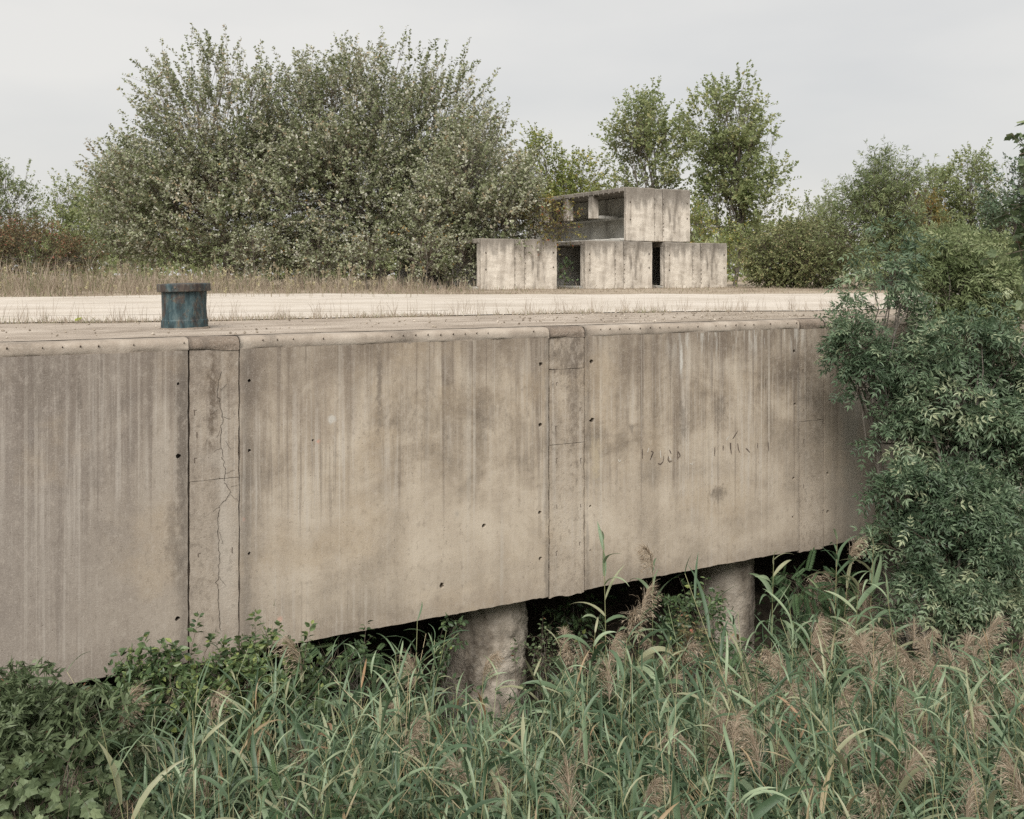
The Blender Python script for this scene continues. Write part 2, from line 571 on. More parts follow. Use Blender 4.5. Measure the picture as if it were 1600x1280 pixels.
def ground_mats():
    g = G('limestone_gravel')
    co = g.coord()
    r = g.n('ShaderNodeVectorRotate', rotation_type='Z_AXIS')
    g.put(r.inputs['Vector'], co)
    r.inputs['Angle'].default_value = -WALL_ROT * .82
    v = r.outputs[0]
    tr = g.noise(g.mapped(v, (.15, .7, 1)), 1.0, 6, .65)
    n1 = g.noise(co, .35, 5, .6)
    n2 = g.noise(co, 22, 4, .7)
    c = g.ramp(g.math('ADD', g.math('MULTIPLY', tr, .5), g.math('MULTIPLY', n1, .5)), [(.38, (.42, .37, .31)), (.47, (.49, .44, .375)), (.56, (.55, .50, .435))])
    n3_ = g.noise(co, 3.2, 6, .75)
    c = g.mix(g.smooth(n3_, .46, .34, 0, .4), c, (.37, .32, .26))
    c = g.mix(g.smooth(n2, .45, .28, 0, .6), c, (.27, .23, .185))
    M['road'] = g.surf(c, .97, g.bump(n2, .5, .03), .1)
    g = G('sandy_quay_concrete')
    co = g.coord()
    r = g.n('ShaderNodeVectorRotate', rotation_type='Z_AXIS')
    g.put(r.inputs['Vector'], co)
    r.inputs['Angle'].default_value = -WALL_ROT
    v = r.outputs[0]
    tr = g.noise(g.mapped(v, (.7, 1.5, 1)), 1.0, 6, .68)
    n1 = g.noise(co, .8, 6, .65)
    n2 = g.noise(co, 28, 4, .75)
    c = g.ramp(g.math('ADD', g.math('MULTIPLY', tr, .55), g.math('MULTIPLY', n1, .45)), [(.36, (.21, .172, .135)), (.47, (.34, .288, .235)), (.6, (.46, .40, .335))])
    sx = g.sep(co)[0]
    c = g.mix(g.math('MULTIPLY', g.smooth(sx, 1.0, 4.5), .5), c, (.30, .255, .20))
    c = g.mix(g.smooth(n2, .44, .28, 0, .6), c, (.21, .17, .13))
    c = g.mix(g.smooth(n2, .60, .72, 0, .5), c, (.66, .61, .53))
    M['apron'] = g.surf(c, .96, g.bump(n2, .7, .03), .1)
    g = G('dry_soil')
    co = g.coord()
    n1 = g.noise(co, .5, 6, .65)
    n2 = g.noise(co, 9, 4, .7)
    c = g.ramp(g.math('ADD', g.math('MULTIPLY', n1, .6), g.math('MULTIPLY', n2, .4)), [(.35, (.20, .16, .115)), (.5, (.32, .265, .20)), (.65, (.42, .36, .28))])
    M['soil'] = g.surf(c, .97, g.bump(n2, .6, .05), .1)
    g = G('wet_dark_soil')
    co = g.coord()
    n1 = g.noise(co, 2.5, 6, .65)
    c = g.ramp(n1, [(.35, (.022, .018, .013)), (.5, (.045, .036, .026)), (.68, (.075, .06, .043))])
    M['bed'] = g.surf(c, .9, g.bump(n1, .8, .1), .2)


ground_mats()


def bollard_mat(name, blue=1.0):
    g = G(name)
    co = g.coord()
    n1 = g.noise(g.mapped(co, (1, 1, .55)), 6.5, 6, .68, .4)
    n2 = g.noise(g.mapped(co, (1, 1, .3), (3, 1, 2)), 14, 5, .7, .3)
    paint = g.ramp(n2, [(.36, (.018, .030, .034)), (.5, (.036, .068, .077)), (.64, (.085, .125, .13))])
    rust = g.ramp(n2, [(.36, (.036, .028, .025)), (.5, (.07, .054, .044)), (.64, (.12, .098, .072))])
    f = g.smooth(n1, .49 if blue else .34, .66 if blue else .56)
    c = g.mix(f, paint, rust)
    c = g.mix(g.smooth(g.noise(co, 30, 3, .6), .62, .72, 0, .6), c, (.18, .17, .10))
    M[name] = g.surf(c, .62, g.bump(g.math('ADD', f, n2), .4, .006), .4, .15)


bollard_mat('bollard_paint', 1)
bollard_mat('bollard_rust', 0)

# leaves: colour along the per-leaf tint
M['bark'] = concrete_mat('grey_bark', [(.3, (.07, .06, .05)), (.5, (.13, .115, .095)), (.7, (.22, .20, .17))], 9, .8, 40, .3)
M['twig'] = plain('brown_twig', (.10, .08, .06))
M['poplar_white'] = leaf_mat('white_poplar_leaf', [(0, (.10, .13, .055)), (.45, (.20, .23, .115)), (.68, (.33, .345, .22)), (.88, (.50, .495, .40)), (.97, (.60, .59, .52)), (1, (.34, .23, .08))], .6, .25)
M['poplar'] = leaf_mat('poplar_leaf', [(0, (.14, .18, .068)), (.5, (.285, .335, .15)), (.85, (.42, .455, .25)), (1, (.50, .46, .22))], .5, .45)
M['yellowgreen'] = leaf_mat('yellow_green_leaf', [(0, (.14, .18, .05)), (.5, (.27, .31, .095)), (.9, (.40, .41, .15)), (1, (.50, .38, .10))], .5, .35)
M['autumn'] = leaf_mat('autumn_leaf', [(0, (.10, .10, .035)), (.45, (.22, .20, .06)), (.75, (.34, .23, .06)), (1, (.30, .09, .035))], .55, .3)
M['redbush'] = leaf_mat('russet_leaf', [(0, (.09, .10, .045)), (.45, (.175, .16, .078)), (.8, (.24, .165, .09)), (1, (.36, .15, .10))], .6, .25)
M['bramble'] = leaf_mat('bramble_leaf', [(0, (.095, .115, .045)), (.5, (.21, .235, .10)), (.85, (.34, .35, .17)), (1, (.44, .37, .20))], .55, .3)
M['ash'] = leaf_mat('ash_leaf', [(0, (.056, .092, .050)), (.5, (.128, .19, .108)), (.85, (.235, .305, .185)), (1, (.38, .42, .26))], .42, .25, .45)
M['ash_light'] = leaf_mat('light_ash_leaf', [(0, (.10, .135, .055)), (.5, (.205, .25, .115)), (.85, (.31, .35, .18)), (1, (.40, .42, .24))], .45, .3)
M['shrub'] = leaf_mat('shrub_leaf', [(0, (.040, .068, .030)), (.5, (.085, .135, .056)), (.85, (.15, .205, .085)), (1, (.26, .31, .10))], .42, .28, .45)
M['vine'] = leaf_mat('vine_leaf', [(0, (.062, .09, .042)), (.45, (.125, .165, .082)), (.8, (.20, .25, .135)), (.95, (.27, .31, .15)), (1, (.26, .12, .07))], .5, .3)
M['fern'] = leaf_mat('feathery_leaf', [(0, (.055, .10, .045)), (.5, (.10, .165, .075)), (1, (.18, .24, .11))], .5, .35)
M['reed'] = leaf_mat('reed_leaf', [(0, (.042, .074, .038)), (.3, (.085, .138, .074)), (.6, (.16, .228, .130)), (.88, (.32, .395, .245)), (.95, (.33, .31, .19)), (1, (.36, .23, .13))], .45, .28, .4)  # pale leaf tints double as highlights, the dark ones as self shading
M['reed_dry'] = leaf_mat('dry_reed_leaf', [(0, (.30, .19, .115)), (1, (.40, .27, .17))], .6, .3)
M['reed_stem'] = leaf_mat('reed_stem', [(0, (.13, .155, .07)), (.6, (.21, .22, .11)), (1, (.30, .24, .14))], .5, 0)
M['plume'] = leaf_mat('reed_plume', [(0, (.28, .215, .15)), (.5, (.43, .35, .26)), (1, (.58, .50, .39))], .8, .35, .1)
M['hay'] = leaf_mat('dry_grass_blade', [(0, (.215, .165, .125)), (.45, (.345, .285, .22)), (.8, (.46, .395, .31)), (.93, (.24, .24, .13)), (1, (.13, .155, .075))], .7, .3, .1)
M['seedhead'] = leaf_mat('pale_seedhead', [(0, (.27, .225, .16)), (.7, (.40, .35, .24)), (1, (.46, .43, .25))], .8, .3, .1)

# ------------------------------------------------------------------ leaf templates
RHOMB = (np.array([[0, 0, 0], [.36, .45, .10], [0, 1, -.05], [-.36, .45, .10]]), [np.array([[0, 1, 2, 3]])])
FOLD = (np.array([[0, 0, 0], [.30, .42, .09], [0, 1, -.08], [-.30, .42, .09]]), [np.array([[0, 1, 2], [0, 2, 3]])])
SLIM = (np.array([[0, 0, 0], [.11, .4, .03], [0, 1, -.12], [-.11, .4, .03]]), [np.array([[0, 1, 2], [0, 2, 3]])])
OVAL = (np.array([[0, 0, 0], [.20, .18, .06], [.30, .48, .07], [.17, .80, .0], [0, 1.05, -.12], [-.17, .80, .0], [-.30, .48, .07], [-.20, .18, .06], [0, .5, -.02]]),
        [np.array([[0, 1, 8], [1, 2, 8], [2, 3, 8], [3, 4, 8], [4, 5, 8], [5, 6, 8], [6, 7, 8], [7, 0, 8]])])


def lobed():
    ang = np.radians([-160, -120, -92, -62, -40, -14, 0, 14, 40, 62, 92, 120, 160])
    rad = np.array([.36, .52, .42, .62, .45, .57, .72, .57, .45, .62, .42, .52, .36])
    v = [[0, .36, .0]]
    for a, r in zip(ang, rad):
        v.append([math.sin(a) * r, .36 + math.cos(a) * r, -.22 * r * r + .05 * math.cos(a * 5)])
    v = np.array(v)
    f = [[0, i, i + 1] for i in range(1, len(ang))] + [[0, len(ang), 1]]
    return v, [np.array(f)]


LOBED = lobed()


def pinnate(pairs, length, width, droop=.25, fold=.2):
    """compound leaf: leaflets on both sides of a drooping rachis, total length 1"""
    V, Fq = [], []
    k = 0

    def leaflet(p, d, ln):
        nonlocal k
        d = unit(d)
        sd = unit(np.cross(d, [0, 0, 1.0]))
        w = ln * width
        for q in (p, p + d * ln * .30 + sd * w + [0, 0, fold * w], p + d * ln * .65 + sd * w * .8 + [0, 0, fold * w], p + d * ln - np.array([0, 0, .12 * ln]),
                  p + d * ln * .65 - sd * w * .8 + [0, 0, fold * w], p + d * ln * .30 - sd * w + [0, 0, fold * w]):
            V.append(q)
        Fq.append([k, k + 1, k + 2, k + 3])
        Fq.append([k, k + 3, k + 4, k + 5])
        k += 6

    for i in range(pairs):
        t = .22 + .68 * i / max(1, pairs - 1) if pairs > 1 else .5
        p = np.array([0, t, -droop * t * t])
        ln = length * (1 - .35 * abs(t - .5))
        for sgn in (-1, 1):
            leaflet(p, np.array([sgn * .85, .55, -.18 - droop * t * .6]), ln)
    leaflet(np.array([0, .93, -droop * .87]), np.array([0, 1, -.6 * droop - .2]), length)
    return np.array(V), [np.array(Fq)]


ASH = pinnate(3, .44, .155, .34)
FERN = pinnate(13, .17, .19, .28)
CREEPER = (np.concatenate([np.array([[0, .1, 0], [.20 * ca - .13 * sa, .1 + .35 * (ca * .6 + .4) * .9, .04], [.75 * sa, .1 + .75 * ca, -.18], [.20 * ca * .2 + .45 * sa + .13, .1 + .45 * ca, .04]])
                           for sa, ca in [(math.sin(a), math.cos(a)) for a in np.radians([-85, -42, 0, 42, 85])]]), [np.array([[4 * i, 4 * i + 1, 4 * i + 2, 4 * i + 3] for i in range(5)])])

# ------------------------------------------------------------------ plant generator


def n3(p, sc, off=0.0):
    return mnoise.noise(Vector((p[0] * sc + off, p[1] * sc + off * .7, p[2] * sc - off)))


def make_plant(name, label, cat, group, base, blobs, nshoot, shoot_len, lps, tmpl, size, mat, trunk_r=.12, nlimb=14, up=.5, droop=.15,
               gap=-.18, gap_sc=.55, tint=(0.0, .9), odd=.02, shell=.35, extra=(), seed=0, parts=('trunk', 'crown'), zmin=None, fan=0.0, wild=.75, bark='bark', mark=None, fork=.18, leaf_out=.5, twig_r=.006):
    """a tree or shrub at world base; blobs = (centre world, (rx, ry, rz)) of its crown; leafy shoots fill them"""
    base = np.asarray(base, float)
    root = empty(name, base)
    tag(root, label, cat, group)
    vol = np.array([b[1][0] * b[1][1] * b[1][2] for b in blobs]) ** .8
    which = rng.choice(len(blobs), size=int(nshoot * 1.9), p=vol / vol.sum())
    P, Dv = [], []
    cen = np.mean([b[0] for b in blobs], 0)
    for w in which:
        c, rr = blobs[w]
        d = unit(rng.normal(size=3))
        env = 1 + .34 * n3(d, 1.6, seed * 3.1 + w * 7.7) + .22 * n3(d, 4.2, seed + w)
        rad = (shell + (1 - shell) * rng.random() ** .55) * env
        p = np.asarray(c) + d * np.asarray(rr) * rad
        if n3(p, gap_sc, seed * 5.3) < gap:
            continue
        if p[2] < (base[2] + .05 if zmin is None else zmin):
            continue
        P.append(p)
        Dv.append(unit(d * .75 * (1 - fan) + fan * 1.3 * unit(p - base) + np.array([0, 0, up * (1 - .6 * fan)]) + rng.normal(size=3) * (.33 - .12 * fan)))
        if len(P) >= nshoot:
            break
    P, Dv = np.array(P), np.array(Dv)
    L = shoot_len * (.55 + .9 * rng.random(len(P)))
    for a, b in extra:
        a, b = np.asarray(a), np.asarray(b)
        P = np.vstack([P, a])
        Dv = np.vstack([Dv, unit(b - a)])
        L = np.append(L, np.linalg.norm(b - a))
    P, L = P - base, L
    # leaves
    cnt = np.maximum(3, np.round(lps * L / shoot_len)).astype(int)
    idx = np.repeat(np.arange(len(P)), cnt)
    t = rng.random(len(idx)) ** .85
    bend = np.array([0, 0, -.22]) * (L[idx] * t * t)[:, None]
    O = P[idx] + Dv[idx] * (L[idx] * t)[:, None] + bend
    rd = rand_dirs(len(idx))
    rd -= Dv[idx] * np.sum(rd * Dv[idx], 1, keepdims=True)
    D = unit(unit(rd) * leaf_out + Dv[idx] * .45 + np.array([0, 0, -droop]) + rng.normal(size=(len(idx), 3)) * .18)
    Nn = unit(np.array([0, 0, 1.0]) + rng.normal(size=(len(idx), 3)) * wild)
    cl = np.array([n3(p, 1.1, 40 + seed) for p in P])[idx]
    r = tint[0] + (tint[1] - tint[0]) * np.clip(.5 + .25 * rng.normal(size=len(idx)) + .55 * cl, 0, 1)
    r = np.where(rng.random(len(idx)) < odd, 1.0, r)
    S = size * (.5 + .75 * rng.random(len(idx))) * (1.1 - .4 * t)
    acc = Acc()
    scatter(acc, tmpl[0], tmpl[1], O + unit(rd) * .01, D, Nn, S, r)
    link(parts[1], acc.mesh(parts[1], mat), root)
    # wood
    acc = Acc()
    top = cen - base
    height = max(P[:, 2].max(), .4)
    nst = max(2, 7)
    tp = np.array([[top[0] * u * u * .8 + .03 * height * math.sin(seed + u * 5), top[1] * u * u * .6, height * .80 * u] for u in np.linspace(0, 1, nst)])
    tp[0, 2] = -.15
    tube(acc, tp, np.linspace(trunk_r, trunk_r * .2, nst), 7, .4)
    far = np.argsort(-np.linalg.norm(P - P.mean(0), axis=1) + rng.random(len(P)) * height * .6)[:nlimb]
    for j in far:
        e = P[j]
        u0 = np.clip(fork + .55 * rng.random() * max(0, e[2]) / height, fork, .75)
        a = np.array([np.interp(u0, np.linspace(0, 1, nst), tp[:, k]) for k in range(3)])
        if e[2] < a[2]:
            a = np.array([np.interp(max(0.02, e[2] / height * .6), np.linspace(0, 1, nst), tp[:, k]) for k in range(3)])
        m = a * .45 + e * .55 + np.array([0, 0, .10 * height * rng.random()])
        pts = np.array([(1 - u) ** 2 * a + 2 * u * (1 - u) * m + u * u * e for u in np.linspace(0, 1, 6)])
        pts[1:-1] += rng.normal(size=(4, 3)) * .015 * height
        r0 = trunk_r * (.5 - .25 * u0)
        tube(acc, pts, np.linspace(r0, max(.006, r0 * .16), 6), 5, .5)
    link(parts[0], acc.mesh(parts[0], M[bark], True), root)
    # twigs
    acc = Acc()
    back = P - Dv * (L * .5)[:, None] + np.array([0, 0, -.05])
    sticks(acc, back, P, twig_r * 1.7, twig_r, .5)
    sticks(acc, P, P + Dv * L[:, None] + np.array([0, 0, -.22]) * L[:, None], twig_r, twig_r * .4, .5)
    link('twigs', acc.mesh('twigs', M['twig']), root)['kind'] = 'stuff'
    return root


def blob_px(x, y, rx, ry, d, depth=None):
    k = d / FPX
    return (at(x, y, d), (rx * k, (depth if depth else max(rx, ry) * .8 * k), ry * k))


# ================================================================== THE SETTING
def grid_sheet(name, sv, rows, mat, dz=0.0, kind='structure', thick=None):
    """sheet over the upper ground; rows = list of n-values (array per s)"""
    ns = len(sv)
    V = []
    for nn in rows:
        for i, s in enumerate(sv):
            p = W(s, nn[i], 0)
            V.append([p[0], p[1], float(up_z(p[0], p[1])) + dz])
    q = [[a * ns + i, a * ns + i + 1, (a + 1) * ns + i + 1, (a + 1) * ns + i] for a in range(len(rows) - 1) for i in range(ns - 1)]
    o = link(name, np_mesh(name, V, [q], mat, smooth=True))
    o['kind'] = kind
    return o


def curve_n(pix, z=0.0):
    a = np.array([to_sn(on_level(x, y, z)) for x, y in pix])
    a = a[np.argsort(a[:, 0])]
    return a


sg = np.concatenate([[-3000, -600, -150], np.arange(-60, 140, 2.0), [200, 500, 3000]])
ng = np.concatenate([[.36, 1, 2, 3, 4], np.arange(6, 120, 2.0), [150, 300, 800, 3500]])
grid_sheet('ground', sg, [np.full(len(sg), v) for v in ng], M['soil'])

edge = curve_n([(-60, 508), (0, 507), (180, 505), (330, 503), (600, 497), (900, 491), (1100, 488), (1290, 487)])
sa = np.arange(-14, 62, .2)
n_edge = np.interp(sa, edge[:, 0], edge[:, 1]) + .12 * np.array([mnoise.noise(Vector((s * .9, 3, 0))) for s in sa]) + .05 * np.array([mnoise.noise(Vector((s * 4, 5, 0))) for s in sa])
grid_sheet('concrete_apron', sa, [.315 + (n_edge - .315) * t for t in np.linspace(0, 1, 8)], M['apron'], .008)

far = [(-200, 468), (0, 465), (120, 464.5), (240, 462), (340, 459.5), (500, 459.5), (700, 461), (900, 460.5), (1150, 460), (1400, 459), (1700, 458)]
fe = []
for x, y in far:
    lo_, hi_ = 20.0, 40.0
    for _ in range(40):
        d = (lo_ + hi_) / 2
        if HY + (HC - float(up_z(0, d))) * FPX / d > y:
            lo_ = d
        else:
            hi_ = d
    fe.append(to_sn(at(x, y, d)))
fe = np.array(sorted(fe))
sr = np.arange(-25, 75, .25)
nr0 = np.interp(sr, edge[:, 0], edge[:, 1]) + .25
nr1 = np.interp(sr, fe[:, 0], fe[:, 1]) + .5 * np.array([mnoise.noise(Vector((s * .5, 9, 0))) for s in sr]) + .2 * np.array([mnoise.noise(Vector((s * 2.5, 1, 0))) for s in sr])
grid_sheet('gravel_road', sr, [nr0 + (nr1 - nr0) * t for t in np.linspace(0, 1, 30)], M['road'], .016)

for (xa, ya), (xb, yb) in [((-40, 496.5), (262, 492.5)), ((325, 489.5), (700, 486.5))]:
    pa, pb = on_level(xa, ya), on_level(xb, yb)
    m_ = 60
    Vj = []
    for i in range(m_ + 1):
        p = pa + (pb - pa) * i / m_
        w_ = .035 * (1 + .8 * mnoise.noise(Vector((i * .4, xa, 0))))
        Vj += [(p[0], p[1] - w_, .0205), (p[0], p[1] + w_, .0205)]
    o = link('road_joint', np_mesh('road_joint', Vj, [[[2 * i, 2 * i + 2, 2 * i + 3, 2 * i + 1] for i in range(m_)]], M['soil']))
    o['kind'] = 'structure'

# canal bed: flat marsh in front of the wall, a bank rising under the quay, the near bank below the camera
sv = np.concatenate([[-400, -60], np.arange(-20, 62, 1.0), [90, 400]])
prof = [(-400, -1.0), (-40, -1.0), (-13.0, -.95), (-10.5, -3.4), (-8.0, -5.7), (-6, BED), (-3, BED), (0, BED), (.9, BED + .15), (2.2, BED + 1.2), (4, BED + 3.0), (6, BED + 4.8), (8.2, -.55)]
V = []
for n_, z_ in prof:
    for s in sv:
        p = W(s, n_, z_)
        if -9 < n_ < 7:
            p = p + np.array([0, 0, .22 * mnoise.noise(Vector((s * .8, n_ * .9, 2)))])
        V.append(p)
ns = len(sv)
q = [[a * ns + i, a * ns + i + 1, (a + 1) * ns + i + 1, (a + 1) * ns + i] for a in range(len(prof) - 1) for i in range(ns - 1)]
o = link('canal_bed', np_mesh('canal_bed', V, [q], M['bed'], smooth=True))
o['kind'] = 'structure'

# ================================================================== QUAY WALL
wall = empty('quay_wall', P0, WALL_ROT)
tag(wall, 'long stained concrete quay wall of big panels standing on piles above the reeds', 'quay wall')
ZB, ZT = -3.84, -.143


def panel_mesh(name, s0, s1, z0, z1, holes, mat, n0=0.0, thick=.35, jag=.009, sj=.010):
    bm = bmesh.new()
    loop = []
    L = s1 - s0
    nb = max(4, int(L / .05))
    for i in range(nb):
        s = s0 + L * i / nb
        jz = jag * (mnoise.noise(Vector((s * 5, 1.3, z0))) * 1.6 + mnoise.noise(Vector((s * 23, 4, z0))) * .8)
        loop.append((s, z0 + jz))
    nv = max(4, int((z1 - z0) / .07))
    for i in range(nv):
        z = z0 + (z1 - z0) * i / nv
        loop.append((s1 + sj * (mnoise.noise(Vector((s1 * 3, z * 6, 0))) + .6 * mnoise.noise(Vector((s1 * 3, z * 25, 7)))) - .001, z))
    nt = max(4, int(L / .15))
    for i in range(nt):
        loop.append((s1 - L * i / nt, z1))
    for i in range(nv):
        z = z1 - (z1 - z0) * i / nv
        loop.append((s0 + sj * (mnoise.noise(Vector((s0 * 3, z * 6, 2))) + .6 * mnoise.noise(Vector((s0 * 3, z * 25, 9)))) + .001, z))
    loops = [loop]
    for hs, hz, hr in holes:
        a0 = rng.random() * 6
        loops.append([(hs + hr * (1 + .18 * rng.normal()) * math.cos(a0 + k * math.pi / 5), hz + hr * (1 + .18 * rng.normal()) * math.sin(a0 + k * math.pi / 5)) for k in range(10)])
    rings, edges = [], []
    for lp in loops:
        vsr = [bm.verts.new((s, n0, z)) for s, z in lp]
        rings.append(vsr)
        for i in range(len(vsr)):
            edges.append(bm.edges.new((vsr[i], vsr[(i + 1) % len(vsr)])))
    bmesh.ops.triangle_fill(bm, use_beauty=True, use_dissolve=False, edges=edges)
    for k, vr in enumerate(rings):
        dpt = thick if k == 0 else .11
        back = [bm.verts.new((v.co.x, n0 + dpt, v.co.z)) for v in vr]
        for i in range(len(vr)):
            j = (i + 1) % len(vr)
            bm.faces.new((vr[i], vr[j], back[j], back[i]))
        if k:
            bm.faces.new(back)
    bmesh.ops.recalc_face_normals(bm, faces=bm.faces)
    return bm_mesh(name, bm, mat)


strips = [(-7.85, -7.27), (-2.93, -2.36), (1.993, 2.572), (6.977, 7.567), (11.856, 12.42), (16.77, 17.34), (21.68, 22.25), (26.6, 27.17), (31.5, 32.1), (36.4, 37.0)]
hole_px = [(278, 600, 2.2), (278, 713, 4.2), (277, 967, 3.8), (389, 595, 2.6), (389, 704, 2.5), (389, 865, 2.5), (844, 569, 3.6), (843, 664, 3.4), (842, 801, 3.4), (843, 873, 3.0),
           (923, 565, 4), (924, 657, 4), (921, 791, 2), (921, 860, 1.6), (1239, 549, 3), (1240, 632, 2.6), (1238, 747, 2.6), (1237, 808, 2.4), (1294, 626, 2.6), (1291, 740, 3), (1291, 800, 3), (689, 915, 5), (755, 822, 3.4), (488, 688, 1.8)]
holes_all = [(s_of(x), z_of(x, y), r * 10.7 * 3566 / (3566 - x) / FPX) for x, y, r in hole_px]
GAP = .012
strip_cuts = {2: [z_of(335, 750)], 3: [z_of(885, 577), z_of(885, 694)], 4: [z_of(1265, 658)]}
for i in range(len(strips) - 1):
    a, b = strips[i][1] + GAP, strips[i + 1][0] - GAP * 1.8
    hs = [h for h in holes_all if a + .03 < h[0] < b - .03]
    link('wall_panel', panel_mesh('wall_panel', a, b, ZB + .01 * rng.normal(), ZT, hs, M['panel'], .002 * rng.normal()), wall)
for i, (a, b) in enumerate(strips):
    cuts = [ZB - .03 + .02 * rng.normal()] + sorted(strip_cuts.get(i, [-1.75])) + [ZT]
    for k in range(len(cuts) - 1):
        link('joint_strip', panel_mesh('joint_strip', a + .002, b - .002, cuts[k] + (.007 if k else 0), cuts[k + 1], [], M['strip'], .012 + .003 * rng.random(), .33, .02 if k == 0 else .004, .012), wall)
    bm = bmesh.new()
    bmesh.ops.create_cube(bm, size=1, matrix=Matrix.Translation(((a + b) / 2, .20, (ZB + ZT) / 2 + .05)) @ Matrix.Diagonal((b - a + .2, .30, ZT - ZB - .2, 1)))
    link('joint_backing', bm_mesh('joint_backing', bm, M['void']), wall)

# rounded caps along the top edge
cap_prof = [(.006, ZT - .004), (.001, ZT + .008), (-.002, -.110), (.002, -.066), (.016, -.032), (.045, -.010), (.10, .001), (.20, .004), (.295, .004), (.295, -.14)]
flat_prof = [(.012, ZT - .004), (.004, ZT + .01), (.002, -.10), (.012, -.06), (.04, -.028), (.09, -.008), (.14, -.001), (.21, .003), (.295, .003), (.295, -.14)]


def cap_mesh(name, a, b, prof, mat, jit):
    n = max(4, int((b - a) / .06))
    V = []
    for i in range(n + 1):
        s = a + (b - a) * i / n
        for k, (nn, z) in enumerate(prof):
            j = jit * mnoise.noise(Vector((s * 2.2, k * .7, 5))) + jit * .8 * mnoise.noise(Vector((s * 13, k * 1.7, 5)))
            if k in (0, len(prof) - 1):
                j *= 1.2
            V.append((s, nn + j, z + (j if k < 7 else j * .4)))
    m = len(prof)
    q = [[i * m + k, (i + 1) * m + k, (i + 1) * m + k + 1, i * m + k + 1] for i in range(n) for k in range(m - 1)]
    caps = [list(range(m))[::-1], [n * m + k for k in range(m)]]
    return np_mesh(name, V, [q, caps], mat, smooth=True)


for i in range(len(strips) - 1):
    a, b = strips[i][1] + .012, strips[i + 1][0] - .012
    c = link('edge_cap', cap_mesh('edge_cap', a, b, cap_prof, M['cap'], .010), wall)
    bm = bmesh.new()  # dark cones added in place of the small shaded tie holes
    s = a + .1
    while s < b - .05 and s < 17:
        if rng.random() > .25:
            r = .006 + .005 * rng.random()
            bmesh.ops.create_cone(bm, cap_ends=True, segments=7, radius1=r, radius2=r * .7, depth=.035,
                                  matrix=Matrix.Translation((s, -.002, -.045 - .012 * rng.random())) @ Matrix.Rotation(math.radians(55), 4, 'X'))
        s += .185 + .012 * rng.normal()
    if len(bm.verts):
        link('hole_pin_row', bm_mesh('hole_pin_row', bm, M['pin']), c)['kind'] = 'stuff'
for i, (a, b) in enumerate(strips):
    link('edge_cap', cap_mesh('edge_cap', a - .006, b + .006, flat_prof, M['cap_patch'], .014), wall)['label'] = 'rough brown mortar patch in the edge cap'

# deck slab over the void
bm = bmesh.new()
bmesh.ops.create_cube(bm, size=1, matrix=Matrix.Translation((15, 4.35, -.29)) @ Matrix.Diagonal((58, 8.05, .5, 1)))
link('deck_slab', bm_mesh('deck_slab', bm, M['pile']), wall)


# piles
def pile_mesh(rough, zbot, r):
    V = []
    rows, seg = 90, 56
    for i in range(rows + 1):
        z = -.5 + (zbot + .5) * i / rows
        for k in range(seg):
            a = 2 * math.pi * k / seg
            d = Vector((math.cos(a), math.sin(a), z * 1.3))
            rr = r + rough * (.35 * mnoise.noise(d * 2.5) + .6 * mnoise.noise(d * 7) + .5 * mnoise.noise(d * 17)) + .02 * max(0, (-z - 5.2))
            V.append((rr * math.cos(a), rr * math.sin(a), z))
    q = [[i * seg + k, i * seg + (k + 1) % seg, (i + 1) * seg + (k + 1) % seg, (i + 1) * seg + k] for i in range(rows) for k in range(seg)]
    return np_mesh('pile', V, [q], M['pile'], smooth=True)


pm_rough, pm_smooth = pile_mesh(.10, BED - .3, .56), pile_mesh(.03, BED - .3, .48)
for row, nn in ((0, .85), (1, 4.1)):
    for k, s in enumerate([-6.4, -2.1, 2.2, 6.42, 10.98, 15.3, 19.7, 24.0, 28.4]):
        p = link('pile', pm_rough if (k == 3 or row) else pm_smooth, wall)
        p.location = (s, nn, 0)
        p.rotation_euler = (0, 0, k * 1.3)


# cracks, flaked marks
def stroke(acc, pts, wd, n0=-.0016):
    pts = np.array(pts, float)
    w = np.broadcast_to(np.asarray(wd, float), (len(pts),))
    T = unit(np.gradient(pts, axis=0))
    sd = np.stack([-T[:, 1], T[:, 0]], 1)
    V = []
    for p, s_, ww in zip(pts, sd, w):
        V += [(p[0] - s_[0] * ww / 2, n0, p[1] - s_[1] * ww / 2), (p[0] + s_[0] * ww / 2, n0, p[1] + s_[1] * ww / 2)]
    q = [[2 * i, 2 * i + 1, 2 * i + 3, 2 * i + 2] for i in range(len(pts) - 1)]
    acc.add(V, [q])


def wobble(pts, step, amp):
    out = []
    for (a, b) in zip(pts[:-1], pts[1:]):
        a, b = np.array(a), np.array(b)
        m = max(2, int(np.linalg.norm(b - a) / step))
        for i in range(m):
            out.append(a + (b - a) * i / m + rng.normal(size=2) * amp)
    out.append(np.array(pts[-1]))
    return out


def P2(x, y):
    return (s_of(x), z_of(x, y))


acc = Acc()
main = wobble([P2(344, 582), P2(338, 610), P2(348, 650), P2(344, 690), P2(352, 735), P2(350, 752)], .035, .008)
stroke(acc, main, .004 + .004 * rng.random(len(main)), .0085)
main = wobble([P2(350, 752), P2(360, 772), P2(352, 782), P2(341, 792), P2(340, 830), P2(343, 870), P2(339, 920), P2(344, 985)], .035, .009)
stroke(acc, main, .003 + .005 * rng.random(len(main)), .0085)
for a, b in [((348, 650), (360, 655)), ((346, 700), (334, 706)), ((352, 740), (366, 735)), ((360, 772), (372, 784)), ((341, 792), (332, 800)), ((340, 640), (328, 648)), ((345, 610), (354, 600)), ((341, 830), (347, 850)), ((360, 760), (371, 758)),
             ((342, 900), (352, 915)), ((352, 690), (360, 702)), ((344, 672), (337, 684))]:
    stroke(acc, wobble([P2(*a), P2(*b)], .03, .006), .003, .0085)
